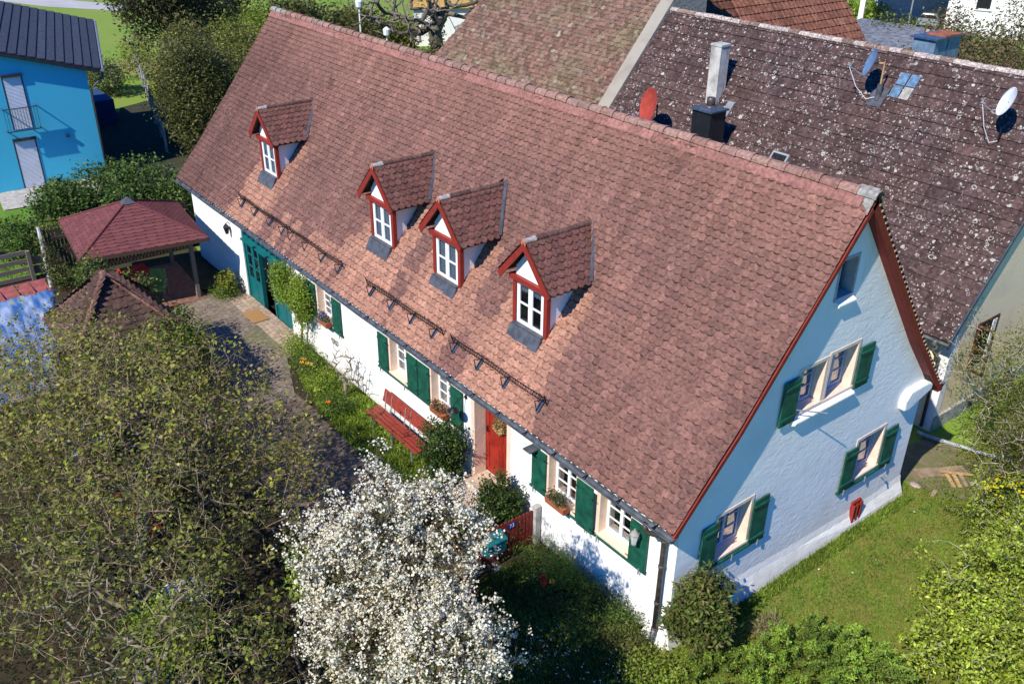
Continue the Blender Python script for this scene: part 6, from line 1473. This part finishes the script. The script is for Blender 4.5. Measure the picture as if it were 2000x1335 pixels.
C = np.concatenate([ell((-15.2, -3.75, 1.2), (1.6, 0.7, 1.15), 800, 0.5, 3, 0.1), ell((-13.9, -4.5, 1.4), (1.3, 1.1, 1.3), 900, 0.5, 6, 0.2), ell((-17.0, -4.2, 1.9), (1.0, 0.7, 0.9), 350, 0.3, 8, 0.5), ell((-16.6, -5.3, 3.2), (0.5, 0.5, 0.6), 120, 0.3, 9, 1.5)])
P = np.repeat(C, 8, axis=0)+rng.normal(size=(len(C)*8, 3))*0.09; leaves('foliage', P, 0.075, G_dark+G_mid+G_spring, iv, 0.75, cmul=np.repeat(0.6+0.8*rng.random(len(C)), 8))
bush('shrub', 'scrambling shrub between the gazebo and the small pyramid roof', 'shrub', (-18.7, -4.9, 0.9), (1.2, 0.8, 0.9), 3600, 0.07, G_mid+G_olive, clump=6)

# ================================================================ SMALL THINGS NEAR THE HOUSE
bn = thing('garden_bench', 'long red slatted bench on pale metal legs against the white wall', 'bench', (-8.95, -0.55, 0))
for i in range(4): y = -0.78+i*0.118; m = MB(); m.box(-10.15, y, 0.44+(0.01 if i else 0), -7.72, y+0.092, 0.47+(0.01 if i else 0)); m.build('seat_slat', [M_benchred], bn, bevel=0.006)
for i in range(2): z = 0.66+i*0.17; y = -0.30+i*0.05; m = MB(); m.prism([(-10.05, y, z), (-10.05, y+0.03, z), (-10.05, y+0.075, z+0.15), (-10.05, y+0.045, z+0.15)], (2.38, 0, 0)); m.build('back_slat', [M_benchred], bn, bevel=0.006)
for x in (-9.9, -9.62, -8.95, -8.70, -8.0, -7.76):
    m = MB(); m.tube([(x, -0.32, 0.44), (x, -0.285, 0.72), (x, -0.24, 0.96)], 0.014, 6); m.build('back_support', [M_lightmetal], bn)
for x in (-9.85, -8.9, -7.95):
    for y in (-0.74, -0.40): m = MB(); m.box(x-0.018, y-0.018, 0, x+0.018, y+0.018, 0.44); m.build('leg', [M_lightmetal], bn)
def flowerbox(x0, x1, label, cols, fcols, y=-0.16, z=1.44, name='flower_box', cat='flower box'):
    t = thing(name, label, cat, ((x0+x1)/2, y, z))
    m = MB(); m.prism([(x0, y+0.08, z), (x0, y-0.07, z), (x0, y-0.09, z+0.15), (x0, y+0.10, z+0.15)], (x1-x0, 0, 0)); m.build('planter', [M_terr], t, bevel=0.006)
    P = ell(((x0+x1)/2, y, z+0.24), ((x1-x0)*0.55, 0.14, 0.15), 900, 0.2, 2, None); leaves('foliage', P, 0.05, cols, t, 0.4)
    P = ell(((x0+x1)/2, y, z+0.28), ((x1-x0)*0.5, 0.14, 0.14), 160, 0.6, 3, None); leaves('flowers', P, 0.04, fcols, t, 0.9, material=M_petal)
flowerbox(-7.85, -7.25, 'terracotta box with dark pink flowers in the window nearest the front door', G_olive, [(0.25, 0.05, 0.09), (0.40, 0.12, 0.14)])
flowerbox(-3.45, -2.85, 'terracotta box of trailing grey green herbs in the window above the gate', [(0.10, 0.12, 0.06), (0.08, 0.11, 0.04)], [(0.10, 0.05, 0.05), (0.12, 0.15, 0.06)])
flowerbox(-13.65, -13.15, 'terracotta box with violet flowers in the window beside the climber', G_mid, [(0.18, 0.10, 0.42), (0.25, 0.16, 0.5)])
wr = thing('door_wreath', 'round wreath of dried flowers on the red front door', 'wreath', (-5.70, 0.27, 1.93)); A_ = rng.random(900)*6.283; rr_ = 0.15+rng.normal(size=900)*0.035
P = np.stack([-5.70+np.cos(A_)*rr_, 0.27+rng.normal(size=900)*0.02, 1.93+np.sin(A_)*rr_], 1); leaves('dried_flowers', P, 0.05, [(0.40, 0.26, 0.10), (0.32, 0.14, 0.07), (0.45, 0.36, 0.18), (0.22, 0.20, 0.08)], wr, 0.7)
m = MB(); m.tube([(-5.70+0.15*math.cos(a), 0.285, 1.93+0.15*math.sin(a)) for a in [i*math.pi/10 for i in range(21)]], 0.02, 6); m.build('ring', [M_wood], wr)
dm = MB(); dm.box(-18.22, -0.74, 0.041, -17.32, -0.22, 0.062); o = dm.build('doormat', [mat('coir_mat', (0.34, 0.19, 0.075), 1.0, var=0.2, scale=30, bump=0.006)], loc=(-17.8, -0.5, 0.03), bevel=0.004); tag(o, 'ochre coir doormat in front of the open garage door', 'doormat')
# wall lamps
wl_ = thing('wall_lantern', 'dark iron wall lantern left of the teal garage doors', 'lantern', (-20.22, -0.1, 2.1)); m = MB(); m.lathe([(0.05, 2.02), (0.09, 2.2), (0.11, 2.26), (0.10, 2.27), (0.02, 2.38)], -20.22, -0.14, 6); m.build('housing', [M_iron], wl_); m = MB(); m.tube([(-20.22, 0, 2.34), (-20.22, -0.08, 2.42), (-20.22, -0.14, 2.38)], 0.012, 6); m.build('bracket', [M_iron], wl_)
m = MB(); m.lathe([(0.052, 2.06), (0.082, 2.19)], -20.22, -0.145, 6); m.build('pane', [M_lightmetal], wl_)
gn = thing('wall_lamp', 'gooseneck lamp with a round black shade over the shutter by the front door', 'lamp', (-6.62, 0, 2.34)); m = MB(); m.lathe([(0.06, 0), (0.05, 0.02)], 0, 0, 12, M=Matrix.Translation((-6.62, 0, 2.36)) @ Matrix.Rotation(R(90), 4, 'X')); m.tube([(-6.62, -0.01, 2.36), (-6.62, -0.16, 2.40), (-6.62, -0.32, 2.30), (-6.62, -0.36, 2.22)], 0.010, 6); m.build('arm', [M_iron], gn); m = MB(); m.lathe([(0.02, 2.22), (0.05, 2.20), (0.14, 2.13), (0.145, 2.12), (0.05, 2.17)], -6.62, -0.36, 18); m.build('shade', [M_iron], gn, smooth=True); m = MB(); m.lathe([(0.03, 2.09), (0.03, 2.15)], -6.62, -0.36, 10); m.build('bulb', [M_wframe], gn)
tl = thing('wall_lantern', 'six sided pale lantern mounted at the house corner shutter', 'lantern', (-0.86, -0.1, 2.2)); m = MB(); m.lathe([(0.05, 2.10), (0.085, 2.30)], -0.86, -0.22, 6); m.build('pane', [mat('frosted_pane', (0.55, 0.56, 0.55), 0.3)], tl); m = MB(); m.lathe([(0.055, 2.07), (0.055, 2.10)], -0.86, -0.22, 6); m.lathe([(0.10, 2.30), (0.10, 2.32), (0.03, 2.40), (0.012, 2.44)], -0.86, -0.22, 6); m.tube([(-0.86, -0.03, 2.2), (-0.86, -0.12, 2.12), (-0.86, -0.2, 2.09)], 0.014, 6); m.build('frame', [mat('grey_lamp_metal', (0.30, 0.29, 0.27), 0.5)], tl)
dl = thing('wall_lamp', 'flat grey box lamp sticking out above the shutter right of the front door', 'lamp', (-4.0, -0.1, 2.4)); m = MB(); m.box(-4.14, -0.30, 2.42, -3.90, 0, 2.455); m.prism([(-4.13, 0, 2.42), (-4.13, -0.10, 2.42), (-4.13, -0.02, 2.33), (-4.13, 0, 2.33)], (0.22, 0, 0)); m.build('housing', [M_zinc], dl, bevel=0.005)
ht = thing('heart_ornament', 'twisted metal heart ornament under the shutter beside the climber', 'ornament', (-13.1, -0.03, 1.0))
m = MB()
for dx in (-0.09, 0.09):
    pts = []
    for i in range(17):
        a = i*2*math.pi/16; pts.append((-13.1+dx+0.0055*16*math.sin(a)**3*0.9, -0.03-abs(dx)*0.2, 1.0+0.0055*(13*math.cos(a)-5*math.cos(2*a)-2*math.cos(3*a)-math.cos(4*a))))
    m.tube(pts, 0.016, 6)
m.build('loops', [mat('grey_willow', (0.24, 0.21, 0.19), 0.9)], ht)
# gate, posts, mailbox, number
gt_ = thing('picket_gate', 'dark red picket fence panel with gaps set square to the wall', 'fence', (-3.9, -1.0, 0))
for i in range(20):
    y = -0.20-i*0.098; m = MB(); m.prism([(-3.90, y, 0.02), (-3.90, y-0.072, 0.02), (-3.90, y-0.072, 0.90+0.003*i), (-3.90, y-0.036, 0.93+0.003*i), (-3.90, y, 0.90+0.003*i)], (0.02, 0, 0)); m.build('picket', [M_dred], gt_)
for z in (0.22, 0.72): m = MB(); m.box(-3.94, -2.15, z, -3.902, -0.18, z+0.07); m.build('rail', [M_dred], gt_)
pt_ = MB(); pt_.box(-3.93, -0.17, 0, -3.79, -0.03, 1.0); pt_.prism([(-3.93, -0.17, 1.0), (-3.79, -0.17, 1.0), (-3.86, -0.17, 1.03)], (0, 0.14, 0)); tag(pt_.build('gate_post', [M_concrete], loc=(-3.86, -0.1, 0), bevel=0.006), 'square grey concrete post between the wall and the red picket panel', 'post')
g2 = thing('picket_gate', 'open red picket gate leaf half hidden by the white blossom', 'gate', (-3.3, -2.2, 0))
for i in range(9):
    p = Vector((-3.75, -2.18, 0)).lerp(Vector((-2.75, -2.52, 0)), i/9); m = MB(); m.prism([(p.x, p.y, 0.05), (p.x+0.072, p.y-0.024, 0.05), (p.x+0.072, p.y-0.024, 0.92), (p.x+0.036, p.y-0.012, 0.95), (p.x, p.y, 0.92)], (0.007, 0.02, 0)); m.build('picket', [M_red], g2)
for z in (0.22, 0.72): m = MB(); m.beam((-3.76, -2.15, z), (-2.74, -2.49, z), 0.03, 0.07); m.build('rail', [M_red], g2)
mbx = thing('mailbox', 'dark green metal mailbox hung on the red picket panel', 'mailbox', (-3.74, -1.32, 0.6))
m = MB(); m.box(-3.875, -1.56, 0.42, -3.66, -1.08, 0.74); m.build('box', [M_teal], mbx, bevel=0.008)
m = MB(); m.prism([(-3.88, -1.58, 0.86), (-3.88, -1.58, 0.74), (-3.63, -1.58, 0.72), (-3.63, -1.58, 0.75)], (0, 0.52, 0)); m.build('lid', [M_teal], mbx, bevel=0.006)
m = MB(); m.tube([(-3.655, -1.26+0.05*math.cos(a)*0.6, 0.60+0.05*math.sin(a)) for a in [i*math.pi/6 for i in range(10)]], 0.006, 5); m.tube([(-3.655, -1.33, 0.53), (-3.655, -1.23, 0.53)], 0.005, 5); m.build('post_horn_emblem', [M_wframe], mbx)
ns = thing('house_number', 'small blue enamel sign with white number 73 on the red pickets', 'sign', (-3.87, -0.78, 0.78))
m = MB(); m.box(-3.879, -0.87, 0.71, -3.87, -0.67, 0.86); m.build('plate', [mat('blue_enamel', (0.01, 0.025, 0.22), 0.25)], ns, bevel=0.004)
cu = bpy.data.curves.new('digits', 'FONT'); cu.body = '73'; cu.size = 0.135; cu.align_x = 'CENTER'; cu.align_y = 'CENTER'; cu.extrude = 0.001
to = bpy.data.objects.new('digits', cu); COL.objects.link(to); bpy.context.view_layer.update()
dm_ = bpy.data.meshes.new_from_object(to.evaluated_get(bpy.context.evaluated_depsgraph_get())); bpy.data.objects.remove(to)
dg_ = bpy.data.objects.new('digits', dm_); COL.objects.link(dg_); dg_.parent = ns; dg_.matrix_local = Matrix(((0, 0, 1, 0.004), (1, 0, 0, 0.01), (0, 1, 0, 0.005), (0, 0, 0, 1))); dm_.materials.clear(); dm_.materials.append(M_wframe)
sk = thing('garden_stake', 'thin metal plant stake with a small ball against the white wall', 'stake', (-1.35, -0.35, 0)); m = MB(); m.tube([(-1.35, -0.35, 0), (-1.35, -0.35, 1.15)], 0.006, 5); m.build('rod', [M_iron], sk); m = MB(); m.lathe([(0.005, 1.0), (0.03, 1.03), (0.005, 1.06)], -1.35, -0.35, 10); m.build('ball', [M_lightmetal], sk)
# drain pipe on the lawn, planks, stones
dpp = MB(); dpp.tube([(-1.05, 10.55, 0.12), (-0.8, 10.62, 0.09), (0.1, 10.95, 0.08), (0.85, 11.2, 0.08)], 0.05, 10); dpp.tube([(0.83, 11.2, 0.08), (1.0, 11.28, 0.08), (1.12, 11.3, 0.06)], 0.062, 10)
tag(dpp.build('drain_pipe', [mat('dirty_grey_pipe', (0.36, 0.38, 0.40), 0.5, var=0.3, scale=4)], loc=(0, 10.9, 0), smooth=True), 'long grey drain pipe lying on the grass at the foot of the downpipe', 'pipe')
def plank(a, b_, w, z, label, grp=None, mt=None):
    p = MB(); p.beam((*a, z), (*b_, z), w, 0.03); tag(p.build('plank', [mt or M_newwood], loc=(a[0], a[1], z)), label, 'plank', grp)
M_oldw = mat('grey_brown_plank', (0.27, 0.20, 0.13), 0.9, var=0.3, scale=4)
plank((-0.1, 9.0), (0.55, 10.1), 0.34, 0.03, 'wide grey board lying flat beside the drain pipe', mt=M_oldw)
plank((0.35, 9.55), (0.75, 9.2), 0.09, 0.05, 'short ochre plank lowest in the wood pile'); plank((0.45, 9.68), (0.85, 9.30), 0.09, 0.06, 'short ochre plank in the middle of the wood pile'); plank((0.55, 9.80), (0.95, 9.42), 0.09, 0.07, 'short ochre plank uppermost in the wood pile', mt=M_oldw)
plank((0.25, 9.45), (0.80, 9.95), 0.07, 0.10, 'thin plank lying across the wood pile', mt=M_newwood); plank((0.55, 8.75), (0.62, 8.45), 0.09, 0.03, 'lone short plank on the grass near the gable corner', mt=M_oldw)
def stone(x, y, r_, label):
    bm_ = MB(); k = 12
    for i, (q, z) in enumerate(((0.6, 0.0), (1.0, 0.12), (0.95, 0.3), (0.55, 0.45), (0.08, 0.5))):
        for j in range(k): a = j*6.283/k; f = 1+0.2*n3(math.cos(a)*1.5+x, math.sin(a)*1.5+y, z*2); bm_.v.append((x+math.cos(a)*r_*q*f*1.2, y+math.sin(a)*r_*q*f*0.8, z*r_*1.1*f))
    for i in range(4):
        for j in range(k): bm_.f.append((i*k+j, i*k+(j+1) % k, (i+1)*k+(j+1) % k, (i+1)*k+j)); bm_.fm.append(0); bm_.fc.append((1, 1, 1))
    tag(bm_.build('stone', [mat('pinkish_boulder', (0.34, 0.27, 0.24), 0.95, var=0.2, bump=0.01)], loc=(x, y, 0), smooth=True), label, 'stone')
stone(1.05, 9.7, 0.16, 'grey pink boulder beside the wood pile'); stone(1.45, 9.55, 0.17, 'grey pink boulder next to the yellow flowering bush'); stone(0.12, 8.55, 0.13, 'brown stone on the grass right at the gable corner')
# things under the trees
st_ = thing('stone_table', 'round pale stone table in the shade under the fruit trees', 'table', (-6.15, -7.1, 0)); m = MB(); m.lathe([(0.46, 0.66), (0.5, 0.69), (0.5, 0.73), (0.47, 0.75)], -6.15, -7.1, 24); m.build('tabletop', [mat('lichened_pale_stone', (0.50, 0.49, 0.46), 0.9, var=0.4, scale=4)], st_); m = MB(); m.lathe([(0.25, 0), (0.12, 0.1), (0.12, 0.6), (0.25, 0.66)], -6.15, -7.1, 16); m.build('pedestal', [M_stone], st_)
bp2 = thing('garden_table', 'pale blue covered garden table under the twiggy fruit tree', 'table', (-13.0, -7.0, 0)); m = MB(); m.box(-13.7, -7.5, 0.68, -12.2, -6.6, 0.72); m.build('tabletop', [mat('pale_blue_cover', (0.30, 0.36, 0.45), 0.7, var=0.3)], bp2)
for x, y in ((-13.6, -7.4), (-12.3, -7.4), (-13.6, -6.7), (-12.3, -6.7)): m = MB(); m.box(x-0.03, y-0.03, 0, x+0.03, y+0.03, 0.68); m.build('leg', [M_wood], bp2)
rbn = thing('garden_bench', 'dark red wooden bench half hidden under the spreading fruit tree', 'bench', (-9.6, -6.9, 0))
for i in range(4): m = MB(); m.box(-10.5, -7.1+i*0.11, 0.42, -8.7, -7.01+i*0.11, 0.45); m.build('seat_slat', [M_dred], rbn)
for i in range(2): m = MB(); m.box(-10.5, -6.66, 0.60+0.16*i, -8.7, -6.63, 0.72+0.16*i); m.build('back_slat', [M_dred], rbn)
for x in (-10.4, -8.8):
    for y, h_ in ((-7.05, 0.42), (-6.62, 0.88)): m = MB(); m.box(x-0.03, y-0.03, 0, x+0.03, y, h_); m.build('leg', [M_dred], rbn)
